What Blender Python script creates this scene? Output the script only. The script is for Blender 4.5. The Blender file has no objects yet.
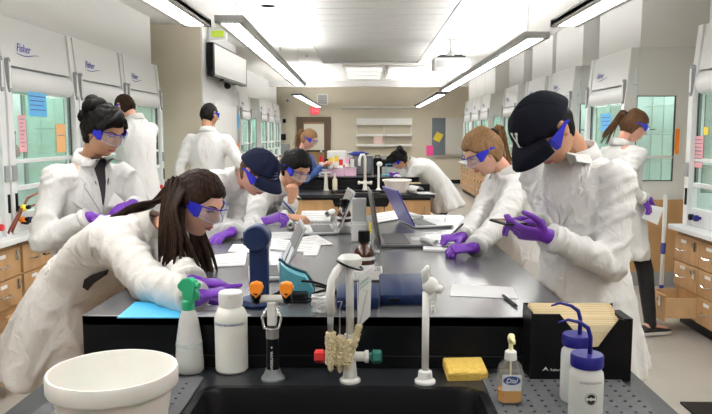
import bpy, bmesh, math, random
from mathutils import Vector, Matrix, noise
from mathutils.bvhtree import BVHTree
random.seed(7)
V = Vector
PI = math.pi
S = bpy.context.scene
COL = S.collection

# ---------------------------------------------------------------- camera, world, exposure
CAM = V((0, 0, 1.5)); FPX = 690.0
PITCH = math.atan(73 / FPX); YAW = math.atan(11 / FPX)
cd = bpy.data.cameras.new('camera'); co = bpy.data.objects.new('camera', cd); COL.objects.link(co)
cd.sensor_width = 36; cd.lens = FPX * 36 / 712; cd.clip_start = .05; cd.clip_end = 100
co.location = CAM; co.rotation_euler = (PI / 2 - PITCH, 0, YAW)
S.camera = co
RC = Matrix.Rotation(YAW, 3, 'Z') @ Matrix.Rotation(PI / 2 - PITCH, 3, 'X')
w = bpy.data.worlds.new('world'); S.world = w; w.use_nodes = True
w.node_tree.nodes['Background'].inputs[0].default_value = (1, .98, .95, 1)
w.node_tree.nodes['Background'].inputs[1].default_value = .35
S.view_settings.view_transform = 'Standard'; S.view_settings.look = 'None'
S.view_settings.gamma = 1; S.view_settings.use_curve_mapping = False
S.view_settings.exposure = 0.18
LAMP = 23.0          # strength of the pendant diffusers
UPLIGHT = 34.0
S.cycles.max_bounces = 8; S.cycles.diffuse_bounces = 4; S.cycles.transparent_max_bounces = 16
S.cycles.sample_clamp_indirect = 6; S.cycles.use_denoising = True
S.cycles.caustics_reflective = False; S.cycles.caustics_refractive = False

def ray(px, py): return RC @ V(((px - 356) / FPX, (207 - py) / FPX, -1))
def PY(px, py, y): r = ray(px, py); return CAM + r * (y / r.y)
def PZ(px, py, z): r = ray(px, py); return CAM + r * ((z - 1.5) / r.z)

# ---------------------------------------------------------------- materials
MATS = {}
def mat(name, col, rough=.5, metal=0, bump=0, bscale=60, var=0, vscale=8, emit=0, trans=0, ior=1.45, alpha=1, spec=.5, stretch=(1,1,1), sheen=0, coat=0, sss=0):
    if name in MATS: return MATS[name]
    m = bpy.data.materials.new(name); m.use_nodes = True; n = m.node_tree.nodes; l = m.node_tree.links
    b = n['Principled BSDF']; c = tuple(col) + (1,)
    b.inputs['Base Color'].default_value = c; b.inputs['Roughness'].default_value = rough
    b.inputs['Metallic'].default_value = metal; b.inputs['Specular IOR Level'].default_value = spec
    b.inputs['IOR'].default_value = ior; b.inputs['Transmission Weight'].default_value = trans
    b.inputs['Alpha'].default_value = alpha; b.inputs['Sheen Weight'].default_value = sheen
    b.inputs['Coat Weight'].default_value = coat
    if sss: b.inputs['Subsurface Weight'].default_value = sss; b.inputs['Subsurface Scale'].default_value = .01
    if emit: b.inputs['Emission Color'].default_value = c; b.inputs['Emission Strength'].default_value = emit
    if bump or var:
        tc = n.new('ShaderNodeTexCoord'); mp = n.new('ShaderNodeMapping'); mp.inputs['Scale'].default_value = stretch
        l.new(tc.outputs['Object'], mp.inputs[0])
    if bump:
        t = n.new('ShaderNodeTexNoise'); t.inputs['Scale'].default_value = bscale; t.inputs['Detail'].default_value = 4
        l.new(mp.outputs[0], t.inputs['Vector'])
        bp = n.new('ShaderNodeBump'); bp.inputs['Strength'].default_value = bump; bp.inputs['Distance'].default_value = .01
        l.new(t.outputs['Fac'], bp.inputs['Height']); l.new(bp.outputs[0], b.inputs['Normal'])
    if var:
        t = n.new('ShaderNodeTexNoise'); t.inputs['Scale'].default_value = vscale; t.inputs['Detail'].default_value = 5
        l.new(mp.outputs[0], t.inputs['Vector'])
        r = n.new('ShaderNodeValToRGB'); r.color_ramp.elements[0].position = .3; r.color_ramp.elements[1].position = .7
        r.color_ramp.elements[0].color = tuple(max(0, x * (1 - var)) for x in col) + (1,)
        r.color_ramp.elements[1].color = tuple(min(1, x * (1 + var)) for x in col) + (1,)
        l.new(t.outputs['Fac'], r.inputs[0]); l.new(r.outputs[0], b.inputs['Base Color'])
    MATS[name] = m; return m

def glassy(name, tint, gloss=.12, alpha=.25):
    """thin pane: transparent, tinted, with a sheen"""
    if name in MATS: return MATS[name]
    m = bpy.data.materials.new(name); m.use_nodes = True; n = m.node_tree.nodes; l = m.node_tree.links
    n.remove(n['Principled BSDF']); out = n['Material Output']
    tr = n.new('ShaderNodeBsdfTransparent'); tr.inputs[0].default_value = tuple(tint) + (1,)
    gl = n.new('ShaderNodeBsdfGlossy'); gl.inputs['Roughness'].default_value = .05
    df = n.new('ShaderNodeBsdfDiffuse'); df.inputs[0].default_value = tuple(tint) + (1,)
    a = n.new('ShaderNodeMixShader'); a.inputs[0].default_value = gloss; l.new(tr.outputs[0], a.inputs[1]); l.new(gl.outputs[0], a.inputs[2])
    b = n.new('ShaderNodeMixShader'); b.inputs[0].default_value = alpha; l.new(a.outputs[0], b.inputs[1]); l.new(df.outputs[0], b.inputs[2])
    l.new(b.outputs[0], out.inputs[0]); MATS[name] = m; return m

wall_paint = mat('wall_paint', (.66, .60, .485), .8, bump=.05, bscale=200, var=.02, vscale=2)
white_paint = mat('white_paint', (.80, .80, .79), .7, bump=.04, bscale=150)
ceil_paint = mat('ceiling_paint', (.80, .795, .78), .85, bump=.04, bscale=120)
panel_grey = mat('ceiling_panel_grey', (.44, .44, .43), .5, var=.05, vscale=3)
floor_mat = mat('floor_sealed', (.37, .345, .305), .38, bump=.02, bscale=30, var=.06, vscale=3)
hood_white = mat('hood_white', (.80, .81, .81), .35, bump=.01, bscale=60)
hood_liner = mat('hood_liner', (.74, .84, .80), .5, var=.04, vscale=3)
glass_m = glassy('sash_glass', (.88, .97, .93), .08, .12)
clear_m = glassy('clear_plastic', (.98, .99, 1), .18, .08)
frost_m = mat('frosted_plastic', (.84, .86, .84), .35, trans=.25, sss=.1)
tub_m = mat('tub_plastic', (.86, .85, .80), .4, bump=.02, bscale=80, sss=.1)
steel = mat('brushed_steel', (.62, .62, .62), .3, 1, bump=.03, bscale=200)
chrome = mat('chrome', (.75, .75, .75), .12, 1)
dark_steel = mat('dark_steel', (.06, .06, .06), .4, .7)
wood = mat('maple_veneer', (.47, .275, .125), .45, bump=.03, bscale=40, var=.14, vscale=9, stretch=(1.2, 1.2, .12))
wood2 = mat('maple_veneer_light', (.62, .42, .23), .5, var=.1, vscale=9, stretch=(.2, 1, 1))
wood_door = mat('oak_door', (.27, .15, .065), .4, var=.2, vscale=7, stretch=(1, 1, .12))
epoxy = mat('black_epoxy', (.005, .0055, .007), .32, bump=.01, bscale=90, spec=.25)
epoxy_top = mat('grey_black_epoxy', (.085, .088, .095), .25, bump=.012, bscale=14, var=.12, vscale=4, spec=.75)
epoxy_deck = mat('deck_epoxy', (.020, .022, .026), .3, bump=.01, bscale=60, spec=.4, var=.25, vscale=20)
counter_white = mat('white_counter', (.78, .79, .79), .4)
black_p = mat('black_plastic', (.005, .005, .006), .4, spec=.2)
white_p = mat('white_plastic', (.82, .82, .80), .35)
grey_p = mat('grey_plastic', (.30, .31, .32), .45)
frame_grey = mat('lamp_frame_grey', (.68, .68, .68), .7)
navy = mat('navy_enamel', (.008, .020, .075), .45, spec=.3)
navy_case = mat('navy_blue_plastic', (.007, .018, .062), .45, spec=.25)  # one even navy for the flat instrument boxes
teal = mat('teal_plastic', (.10, .36, .45), .3)
orange = mat('orange_plastic', (.95, .28, .02), .35)
red_p = mat('red_plastic', (.65, .03, .03), .35)
green_p = mat('green_plastic', (.02, .36, .17), .35)
dkgreen = mat('dark_green_plastic', (.02, .14, .11), .35)
blue_p = mat('blue_plastic', (.012, .012, .17), .35, spec=.35)
yellow_p = mat('yellow_plastic', (.9, .72, .05), .4)
pink_p = mat('pink_plastic', (.85, .45, .62), .4)
bristle = mat('brush_bristle', (.70, .60, .38), .8, bump=.6, bscale=300)
sponge_m = mat('sponge_yellow', (.88, .60, .13), .9, bump=.6, bscale=220, var=.08, vscale=60)
amber = mat('amber_glass', (.05, .014, .006), .08, spec=.8)
soap_m = mat('amber_soap', (.85, .36, .015), .15, trans=.15)
manila = mat('manila_card', (.72, .58, .36), .7, var=.08, vscale=40)
paper = mat('paper_white', (.84, .84, .84), .7)
paper_blue = mat('paper_blue', (.12, .45, .78), .6)
paper_pink = mat('paper_pink', (.85, .42, .47), .7)
paper_orange = mat('paper_orange', (.90, .48, .20), .7)
paper_yellow = mat('paper_yellow', (.88, .68, .08), .7)
paper_cyan = mat('folder_cyan', (.07, .48, .82), .5)
mat_grey = mat('drain_mat_grey', (.095, .10, .105), .75, bump=.25, bscale=250, var=.1, vscale=60)
logo_blue = mat('logo_blue', (.06, .07, .35), .5)
ink = mat('ink_black', (.02, .02, .02), .6)
ink_green = mat('ink_green', (.02, .28, .2), .6)
print_grey = mat('print_grey', (.25, .25, .3), .6)
screen_white = mat('projection_white', (.72, .70, .68), .6)
board_grey = mat('pin_board_grey', (.16, .18, .21), .9, bump=.1, bscale=200)
brass = mat('sprinkler_brass', (.4, .4, .4), .3, .8)
exit_red = mat('exit_red', (.9, .05, .08), .4, emit=1.0)
purple = mat('nitrile_purple', (.13, .022, .34), .42, bump=.12, bscale=90)
lamp_m = mat('lamp_diffuser', (1, .985, .96), .5, emit=LAMP)
up_m = mat('lamp_uplight', (1, .985, .96), .5, emit=UPLIGHT)
hood_lamp = mat('hood_lamp', (.9, 1, .97), .5, emit=10)
louver_m = mat('ceiling_light_lens', (1, .98, .95), .5, emit=1.6)
lid_purple = mat('laptop_lid_indigo', (.06, .055, .33), .35)
alu = mat('laptop_aluminium', (.50, .51, .53), .35, .4)
keys_m = mat('laptop_keys', (.05, .05, .055), .5)
screen_dark = mat('laptop_screen', (.05, .055, .06), .15)

# ---------------------------------------------------------------- mesh helpers
class MB:
    def __init__(s): s.v = []; s.f = []
    def add(s, vs, fs):
        o = len(s.v); s.v += [V(x) for x in vs]; s.f += [tuple(i + o for i in f) for f in fs]; return s
    def box(s, a, b, rot=None, at=None):
        x0, y0, z0 = a; x1, y1, z1 = b
        vs = [V(p) for p in ((x0,y0,z0),(x1,y0,z0),(x1,y1,z0),(x0,y1,z0),(x0,y0,z1),(x1,y0,z1),(x1,y1,z1),(x0,y1,z1))]
        if rot is not None: vs = [rot @ v for v in vs]
        if at is not None: vs = [v + V(at) for v in vs]
        return s.add(vs, [(0,3,2,1),(4,5,6,7),(0,1,5,4),(1,2,6,5),(2,3,7,6),(3,0,4,7)])
    def rings(s, rings, cap=True, closed=False):
        n = len(rings[0]); o = len(s.v)
        for r in rings: s.v += [V(p) for p in r]
        R = len(rings)
        for i in range(R if closed else R - 1):
            for j in range(n):
                a = o + i * n + j; b = o + i * n + (j + 1) % n; i2 = (i + 1) % R
                s.f.append((a, b, o + i2 * n + (j + 1) % n, o + i2 * n + j))
        if cap and not closed:
            s.f.append(tuple(o + j for j in reversed(range(n)))); s.f.append(tuple(o + (R - 1) * n + j for j in range(n)))
        return s
    def lathe(s, prof, n=20, at=(0,0,0), axis='Z', cap=True):
        rs = []
        for r, h in prof:
            ring = []
            for k in range(n):
                a = 2 * PI * k / n; p = (r * math.cos(a), r * math.sin(a), h)
                if axis == 'Y': p = (p[0], -p[2], p[1])
                if axis == 'X': p = (p[2], p[0], p[1])
                ring.append(V(p) + V(at))
            rs.append(ring)
        return s.rings(rs, cap)
    def tube(s, pts, rad, n=10, closed=False, squash=1.0, ref=None):
        pts = [V(p) for p in pts]; m = len(pts)
        if not isinstance(rad, (list, tuple)): rad = [rad] * m
        rs = []; up = V(ref) if ref else V((.13, .21, .97)); prev = None
        for i, p in enumerate(pts):
            if closed: t = pts[(i + 1) % m] - pts[i - 1]
            else: t = pts[min(i + 1, m - 1)] - pts[max(i - 1, 0)]
            t.normalize()
            if prev is None:
                x = t.cross(up)
                if x.length < .05: x = t.cross(V((1, 0, 0)))
            else: x = prev - t * prev.dot(t)
            x.normalize(); prev = x; y = t.cross(x)
            rs.append([p + (x * math.cos(a) + y * math.sin(a) * squash) * rad[i] for a in (2 * PI * k / n for k in range(n))])
        return s.rings(rs, True, closed)
    def ball(s, c, r, n=14, m=9, mx=None):
        r = V(r) if hasattr(r, '__len__') else V((r, r, r)); rs = []
        for i in range(m + 1):
            th = PI * (i + .02) / (m + .04); ring = []
            for k in range(n):
                a = 2 * PI * k / n; p = V((r.x * math.sin(th) * math.cos(a), r.y * math.sin(th) * math.sin(a), -r.z * math.cos(th)))
                if mx: p = mx @ p
                ring.append(p + V(c))
            rs.append(ring)
        return s.rings(rs)
    def prism(s, poly, h, fn=None):
        """poly in xy, height h (z); fn maps to world"""
        n = len(poly); fn = fn or (lambda p: p)
        vs = [fn(V((x, y, 0))) for x, y in poly] + [fn(V((x, y, h))) for x, y in poly]
        return s.add(vs, [tuple(reversed(range(n))), tuple(range(n, 2 * n))] + [(i, (i + 1) % n, n + (i + 1) % n, n + i) for i in range(n)])

def root_inv(p):
    while p.parent: p = p.parent
    return p.matrix_basis.inverted()
def obj(name, mb, m, parent=None, smooth=False, bevel=0, world=False, link=True, auto=None, seg=2):
    me = bpy.data.meshes.new(name)
    if isinstance(mb, bpy.types.Mesh): me = mb
    else:
        me.from_pydata([tuple(v) for v in mb.v], [], mb.f)
        bm = bmesh.new(); bm.from_mesh(me)
        bmesh.ops.recalc_face_normals(bm, faces=bm.faces)
        if bevel:
            es = [e for e in bm.edges if len(e.link_faces) == 2 and e.calc_face_angle(0) > .6]
            bmesh.ops.bevel(bm, geom=es, offset=bevel, segments=seg, affect='EDGES', profile=.5, clamp_overlap=True)
        bm.to_mesh(me); bm.free()
    if world and parent is not None: me.transform(root_inv(parent))
    me.materials.clear(); me.materials.append(m)
    if smooth or auto:
        for p in me.polygons: p.use_smooth = True
        if auto: me.set_sharp_from_angle(angle=auto)
    o = bpy.data.objects.new(name, me); COL.objects.link(o)
    if parent is not None: o.parent = parent
    return o
def shape(name, mb, m, parent=None, bevel=0, world=False, auto=.7): return obj(name, mb, m, parent, bevel=bevel, world=world, auto=auto)
def tag(o, label=None, cat=None, group=None, kind=None):
    if label: o['label'] = label
    if cat: o['category'] = cat
    if group: o['group'] = group
    if kind: o['kind'] = kind
    return o
def empty(name, loc=(0,0,0), rz=0, label=None, cat=None, group=None):
    o = bpy.data.objects.new(name, None); COL.objects.link(o); o.location = loc; o.rotation_euler = (0, 0, rz); o.empty_display_size = .05
    return tag(o, label, cat, group)
def struct(name, mb, m, parent=None, **k):
    o = obj(name, mb, m, parent, **k)
    if parent is None: o['kind'] = 'structure'
    return o
def kids(o): return [c for c in COL.objects if c.parent == o]
KID = {}
def copy_tree(o, loc, rz, label=None, cat=None, group=None):
    key = o.name
    if key not in KID: KID[key] = [(c, kids(c)) for c in kids(o)]
    r = o.copy(); COL.objects.link(r); r.location = loc; r.rotation_euler = (0, 0, rz); tag(r, label, cat, group)
    for c, gs in KID[key]:
        d = c.copy(); COL.objects.link(d); d.parent = r
        for g in gs: e = g.copy(); COL.objects.link(e); e.parent = d
    return r
def text(name, s, size, m, fn, parent, world=False, depth=.0008, shear=0, align='LEFT'):
    c = bpy.data.curves.new(name, 'FONT'); c.body = s; c.size = size; c.extrude = depth; c.shear = shear; c.align_x = align; c.resolution_u = 3
    t = bpy.data.objects.new(name, c); COL.objects.link(t)
    dg = bpy.context.evaluated_depsgraph_get(); me = bpy.data.meshes.new_from_object(t.evaluated_get(dg))
    COL.objects.unlink(t); bpy.data.objects.remove(t)
    for v in me.vertices: v.co = fn(v.co.copy())
    return obj(name, me, m, parent, world=world)
# ---------------------------------------------------------------- room shell
RX, Y0, Y1, H = 3.35, -3.0, 21.0, 2.9
struct('floor', MB().box((-RX-.1, Y0-.1, -.1), (RX+.1, Y1+.1, 0)), floor_mat)
ceil = struct('ceiling', MB().box((-RX-.1, Y0-.1, H), (RX+.1, Y1+.1, H+.1)), ceil_paint)
struct('wall_left', MB().box((-RX-.1, Y0, 0), (-RX, Y1, H)), wall_paint)
struct('wall_right', MB().box((RX, Y0, 0), (RX+.1, Y1, H)), wall_paint)
struct('wall_back', MB().box((-RX, Y0-.1, 0), (RX, Y0, H)), wall_paint)
struct('wall_far', MB().box((-RX, Y1, 0), (RX, Y1+.1, H)), wall_paint)
struct('baseboard_far', MB().box((-RX, Y1-.015, 0), (RX, Y1, .12)), black_p)
# partition block on the left between the two hood banks
struct('wall_partition', MB().box((-RX, 9.0, 0), (-2.14, 11.3, H)), wall_paint)
struct('wall_partition_side', MB().box((-2.14, 9.0, 0), (-2.12, 11.3, H)), white_paint)
# white boxing above the hoods
struct('wall_boxing_left', MB().box((-RX, -2, 2.33), (-2.63, 8.5, H)), white_paint)
struct('wall_boxing_left_far', MB().box((-RX, 12.6, 2.33), (-2.63, 20.2, H)), white_paint)
HR = [(4.25, 1), (6.8, 1), (8.6, 1), (10.0, 1), (11.8, 1), (14.4, 1), (15.65, 1), (16.9, 1)]
for k, (y, n) in enumerate(HR):
    struct('wall_boxing_right_%d' % (k + 1), MB().box((2.63, y + .01 - (3.6 if k == 0 else 0), 2.33), (RX, y + 1.22, H)), white_paint, bevel=.006)
# central ceiling panels: each panel its own piece, seams between
cx0, cx1 = -.84, .97
pm = None
yy = -.6; k = 0
while yy < 13.5:
    if pm is None:
        o = obj('ceiling_panel', MB().box((cx0, 0, H-.022), (cx1, .385, H+.01)), panel_grey, ceil, bevel=.006); pm = o.data
    else:
        o = bpy.data.objects.new('ceiling_panel', pm); COL.objects.link(o); o.parent = ceil
    o.location = (0, yy, 0); yy += .40
for k, x in enumerate((cx0 - .03, cx1)):
    struct('trim_%d' % (k + 1), MB().box((x, -1, H-.035), (x + .03, 13.6, H+.01)), frame_grey)
struct('trim_3', MB().box((cx0, 13.45, H-.05), (cx1, 13.55, H+.01)), frame_grey)
struct('trim_4', MB().box((-RX, 18.6, H-.13), (RX, 18.9, H+.01)), white_paint)
for sx in (0, 1):
    for j in range(3):
        r = empty('ceiling_light', (-.5 + sx * .92, 14.3 + j * 1.0, H), 0, '%s flush ceiling light panel, %s of its column, past the grey ceiling strip' % (('left', 'right')[sx], ('nearest', 'middle one', 'farthest')[j]), 'light', 'flush ceiling light panels')
        f = MB()
        for a, b in (((0,0),(.86,.04)), ((0,.86),(.86,.9)), ((0,.04),(.04,.86)), ((.82,.04),(.86,.86))): f.box((a[0], a[1], -.05), (b[0], b[1], .01))
        obj('frame', f, white_p, r); obj('lens', MB().box((.04,.04,-.035),(.82,.86,-.02)), louver_m, r)
        for q in range(3): obj('slat', MB().box((.04,.22+q*.2,-.05),(.82,.25+q*.2,-.03)), frame_grey, r)

# ---------------------------------------------------------------- pendant lamps
def pendant(x0, y0, x1, y1, label, z=2.27, wd=.20):
    r = empty('pendant_lamp', (x0, y0, z), math.atan2(-(x1 - x0), (y1 - y0)), label, 'light', 'long pendant lamps over the aisles')
    L = math.hypot(x1 - x0, y1 - y0); h = wd / 2; e = .038
    f = MB(); f.box((-h, 0, .004), (h, L, .03)); f.box((-h, 0, -.006), (-h + e, L, .045)); f.box((h - e, 0, -.006), (h, L, .045))
    f.box((-h, 0, -.006), (h, .05, .045)); f.box((-h, L - .05, -.006), (h, L, .045))
    n = max(1, round(L / 1.3)); s = (L - .1) / n
    for k in range(1, n): f.box((-h, .05 + k * s - .03, -.008), (h, .05 + k * s + .03, .01))
    obj('frame', f, frame_grey, r)
    for k in range(n):
        obj('diffuser', MB().box((-h + e, .065 + k * s, -.002), (h - e, .035 + (k + 1) * s, .003)), lamp_m, r)
        obj('uplight_lens', MB().box((-h + e, .065 + k * s, .032), (h - e, .035 + (k + 1) * s, .036)), up_m, r)
    for y in (.35, L - .35): obj('cable', MB().tube([(0, y, .03), (0, y, H - z)], .004, 6), steel, r)
    return r
pendant(-1.22, -1.3, -1.22, 5.05, 'nearest long pendant lamp on the left, ending above the left fume hoods')
pendant(-.955, 4.85, -1.08, 11.2, 'long pendant lamp on the left running past the wall screen')
pendant(-1.41, 13.9, -1.41, 20.2, 'short-looking far pendant lamp on the left, in front of the exit sign')
pendant(1.42, -1.3, 1.42, 5.1, 'nearest long pendant lamp at the top right, running out of the picture')
pendant(1.36, 5.65, 1.40, 12.6, 'long pendant lamp on the right beside the ceiling projector')
pendant(1.45, 13.6, 1.45, 19.9, 'farthest pendant lamp on the right, beyond the projector')

# ---------------------------------------------------------------- fume hoods
def fume_hood():
    W = 1.20; r = empty('fume_hood')
    D = .78
    # posts: profile leaning back at the top
    prof = [(0, .79), (0, 1.75), (.05, 2.33), (.16, 2.33), (.07, 1.95), (.07, .79)]
    for i, x in enumerate((0, W - .075)):
        p = obj('post', MB().rings([[V((x, y, z)) for y, z in prof], [V((x + .075, y, z)) for y, z in prof]]), hood_white, r, bevel=.004)
        xm = x + .0375
        obj('monitor_plate', MB().rings([[V((xm + .022 * math.cos(a), -.008 + .0, 1.91 + .12 * math.copysign(abs(math.sin(a)) ** .6, math.sin(a)))) for a in (2*PI*k/20 for k in range(20))],
                                  [V((xm + .022 * math.cos(a), .03, 1.91 + .12 * math.copysign(abs(math.sin(a)) ** .6, math.sin(a)))) for a in (2*PI*k/20 for k in range(20))]]), grey_p, p)
        obj('plate_label', MB().box((xm - .011, -.011, 1.82), (xm + .011, -.007, 2.0)), white_p, p)
        obj('socket', MB().box((xm - .03, -.012, 1.17), (xm + .03, .002, 1.28)).box((xm - .012, -.015, 1.20), (xm + .012, -.01, 1.215)).box((xm - .012, -.015, 1.235), (xm + .012, -.01, 1.25)), grey_p, p)
        obj('switch', MB().box((xm + .0, -.01, .95), (xm + .02, .002, 1.08)), black_p, p)
    hp = [(.035, 1.985), (.065, 2.33), (.20, 2.33), (.20, 1.985)]
    h = obj('header_panel', MB().rings([[V((.077, y, z)) for y, z in hp], [V((W - .077, y, z)) for y, z in hp]]), hood_white, r, bevel=.005)
    t = Matrix.Rotation(math.radians(90 - 5), 3, 'X')
    text('lettering', 'Fisher', .085, logo_blue, lambda v: t @ v + V((.24, .040, 2.10)), h, shear=.35)
    obj('logo_swoosh', MB().tube([(.24 + .035 * k, .040 + .0 * k, 2.085 - .012 * math.sin(k * .5)) for k in range(11)], [.001 + .0025 * math.sin(k * PI / 10) for k in range(11)], 5), logo_blue, h)
    obj('badge', MB().lathe([(.0, -.002), (.022, -.002), (.022, .004), (0, .004)], 14, (W - .13, .05, 2.04), 'Y'), logo_blue, h)
    rp = [(.07 - .06 * math.sin(a), 1.89 + .088 * -math.cos(a)) for a in (PI * k / 10 for k in range(11))] + [(.16, 1.978), (.16, 1.80)]
    obj('sash_cover', MB().rings([[V((.077, y, z)) for y, z in rp], [V((W - .077, y, z)) for y, z in rp]]), hood_white, r, auto=.5)
    g = obj('sash', MB().box((.095, .045, 1.12), (W - .095, .051, 1.82)), glass_m, r)
    obj('sash_rail', MB().box((.077, .036, 1.285), (W - .077, .062, 1.315)), hood_white, g, bevel=.004)
    obj('sash_handle', MB().box((.077, .030, 1.09), (W - .077, .062, 1.125)), hood_white, g, bevel=.004)
    for x in (.077, W - .095): obj('sash_track', MB().box((x, .040, 1.10), (x + .012, .066, 1.83)), dark_steel, g)
    obj('lower_pane', MB().box((.095, .062, .93), (W - .095, .066, 1.10)), glass_m, r)
    a = obj('apron', MB().box((.075, .03, .79), (W - .075, .16, .93)), hood_white, r, bevel=.006)
    for i, x in enumerate((.16, .24, W - .3, W - .16)):
        obj('valve_knob', MB().lathe([(.0, 0), (.012, 0), (.012, .02), (.024, .022), (.024, .05), (0, .052)], 12, (x, .028, .865), 'Y'), (black_p, blue_p, black_p, red_p)[i], a)
    obj('back_baffle', MB().box((.02, D - .04, .84), (W - .02, D - .02, 2.3)).box((.1, D - .06, 1.0), (W - .1, D - .04, 1.5)).box((.1, D - .06, 1.55), (W - .1, D - .04, 2.1)), hood_liner, r)
    for x in (0, W - .02):
        s = MB(); s.box((x, .07, .79), (x + .02, D, 1.04)).box((x, .12, 1.87), (x + .02, D, 2.33)).box((x, .07, 1.04), (x + .02, .12, 1.87)).box((x, .50, 1.04), (x + .02, D, 1.87))
        s.box((x - .002, .30, 1.26), (x + .022, .50, 1.29)) if 0 else None
        sp = obj('side_panel', s, hood_white, r)
        obj('side_window', MB().box((x + .007, .12, 1.04), (x + .013, .50, 1.87)), glass_m, sp)
        gk = MB()
        for a_, b_ in (((.12, 1.04), (.128, 1.87)), ((.492, 1.04), (.50, 1.87)), ((.128, 1.862), (.492, 1.87)), ((.128, 1.04), (.492, 1.048))): gk.box((x - .002, a_[0], a_[1]), (x + .022, b_[0], b_[1]))
        obj('window_gasket', gk, dark_steel, sp); obj('window_bar', MB().box((x + .002, .128, 1.26), (x + .018, .492, 1.29)), hood_white, sp)
    obj('work_surface', MB().box((.02, .13, .79), (W - .02, D - .02, .845)), counter_white, r)
    obj('top_cover', MB().box((.02, .16, 2.28), (W - .02, D, 2.33)), hood_white, r)
    obj('hood_lamp', MB().box((.2, .3, 2.24), (W - .2, .5, 2.27)), hood_lamp, r)
    l = MB()
    for x in (.3, .6, .9): l.tube([(x, D - .14, .9), (x, D - .14, 2.1)], .006, 6)
    for z in (1.2, 1.5, 1.8): l.tube([(.12, D - .155, z), (W - .12, D - .155, z)], .006, 6)
    obj('lattice_rods', l, steel, r)
    c = MB().tube([(.45, D - .16, 1.55), (.45, D - .35, 1.55), (.38, D - .4, 1.56)], .007, 6).tube([(.45, D - .35, 1.55), (.52, D - .4, 1.56)], .007, 6).tube([(.25, D - .3, 1.66), (.62, D - .3, 1.66)], .006, 6)
    obj('clamp', c, dark_steel, r)
    return r
hp0 = fume_hood()
hood_n = 0
def place_hood(side, y, label):
    global hood_n
    loc = (-2.5, y, 0) if side < 0 else (2.5, y + 1.2, 0); rz = PI / 2 if side < 0 else -PI / 2
    grp = 'fume hoods along the left wall' if side < 0 else 'fume hoods along the right wall'
    if hood_n == 0:
        hp0.location = loc; hp0.rotation_euler = (0, 0, rz); tag(hp0, label, 'fume hood', grp); r = hp0; KID[hp0.name] = [(c, kids(c)) for c in kids(hp0)]
    else: r = copy_tree(hp0, loc, rz, label, 'fume hood', grp)
    hood_n += 1
    return r
# cabinets under the hoods
def base_cabinet(pull=()):
    W = 1.2; D = .80; r = empty('drawer_cabinet')
    obj('carcass', MB().box((0, .02, .10), (W, D, .725)), wood, r)
    obj('toe_kick', MB().box((.0, .07, 0), (W, D, .10)), black_p, r)
    obj('rail', MB().box((0, .03, .725), (W, D, .75)), black_p, r)  # plain black strip, set back a little below the worktop
    rows = [(.515, .715), (.315, .505), (.105, .305)]
    pl = None
    for c in range(3):
        for q, (z0, z1) in enumerate(rows):
            x0 = .005 + c * .4; x1 = x0 + .39; out = pull[(c, q)] if (c, q) in pull else 0
            m = MB().box((x0, 0, z0), (x1, .02, z1))
            d = obj('drawer', m, wood, r, bevel=.003)
            if out:
                b = MB().box((x0 + .02, .02, z0 + .02), (x1 - .02, .5, z0 + .03)).box((x0 + .02, .02, z0 + .03), (x0 + .032, .5, z1 - .03)).box((x1 - .032, .02, z0 + .03), (x1 - .02, .5, z1 - .03)).box((x0 + .032, .49, z0 + .03), (x1 - .032, .5, z1 - .03))
                obj('drawer_box', b, wood2, d)
                obj('runner', MB().box((x0 + .005, .05, z0 - .005), (x0 + .02, .5, z0 + .015)), dark_steel, d)
                d.location.y = -out
            zc = (z0 + z1) / 2
            if pl is None:
                pl = {}
            def sub(n, mb, mt, at):
                if n not in pl: pl[n] = obj(n, mb, mt, d); o = pl[n]
                else: o = bpy.data.objects.new(n, pl[n].data); COL.objects.link(o); o.parent = d
                o.location = at
            sub('pull', MB().tube([(-.055, .0, 0), (-.05, -.028, -.004), (0, -.033, -.006), (.05, -.028, -.004), (.055, .0, 0)], .006, 6), chrome, (x0 + .15, 0, zc - .005))
            sub('label_card', MB().box((-.04, -.004, -.012), (.04, 0, .012)), paper, (x0 + .15, 0, zc + .06))
            sub('hasp_lock', MB().box((-.018, -.008, -.035), (.018, 0, .035)).lathe([(0, -.03), (.017, -.03), (.017, -.008), (0, -.008)], 10, (0, 0, 0), 'Y').tube([(-.012, -.02, .0), (-.012, -.02, .03), (.012, -.02, .03), (.012, -.02, 0)], .004, 5), chrome, (x1 - .05, 0, zc + .045))
    return r
def place(cab, side, y, label):
    cab.location = (-2.45, y, 0) if side < 0 else (2.45, y + 1.2, 0); cab.rotation_euler = (0, 0, PI / 2 if side < 0 else -PI / 2)
    return tag(cab, label, 'cabinet', 'maple drawer cabinets under the fume hoods')
def counter(side, y0, y1, label):
    x0, x1 = (-3.3, -2.40) if side < 0 else (2.40, 3.3)
    o = obj('worktop', MB().box((x0, y0, .75), (x1, y1, .79)), counter_white, bevel=.006)
    tag(o, label, 'worktop')

LN = ['fume hood at the left picture edge, cut off by it', 'fume hood behind the dark-haired woman, with taped blue and pink sheets', 'fume hood between the dark-haired woman and the man beside her', 'last fume hood of the near left bank, by the tan partition',
      'fume hood just past the wall screen, left side', 'second fume hood past the wall screen, left side', 'far left fume hood, first of the distant three', 'far left fume hood, middle of the distant three', 'far left fume hood, nearest the brown door']
LY = [3.58, 4.81, 6.04, 7.27, 12.6, 13.85, 16.4, 17.65, 18.9]
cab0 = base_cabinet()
first = True
CN = []
for y, n in zip(LY, LN): place_hood(-1, y, n)
RN = ['fume hood at the right picture edge with a pink sheet on its sash', 'fume hood with a glazed end wall behind the walking woman', 'fume hood second from the walking woman, on the right wall', 'fume hood right above the black cap of the standing man',
      'fume hood just left of the black cap on the right wall', 'distant right fume hood, first of three beyond the blonde woman', 'distant right fume hood, middle of three beyond the blonde woman', 'distant right fume hood, nearest the grey pin board']
for (y, _), n in zip(HR, RN): place_hood(1, y + .02, n)
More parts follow.
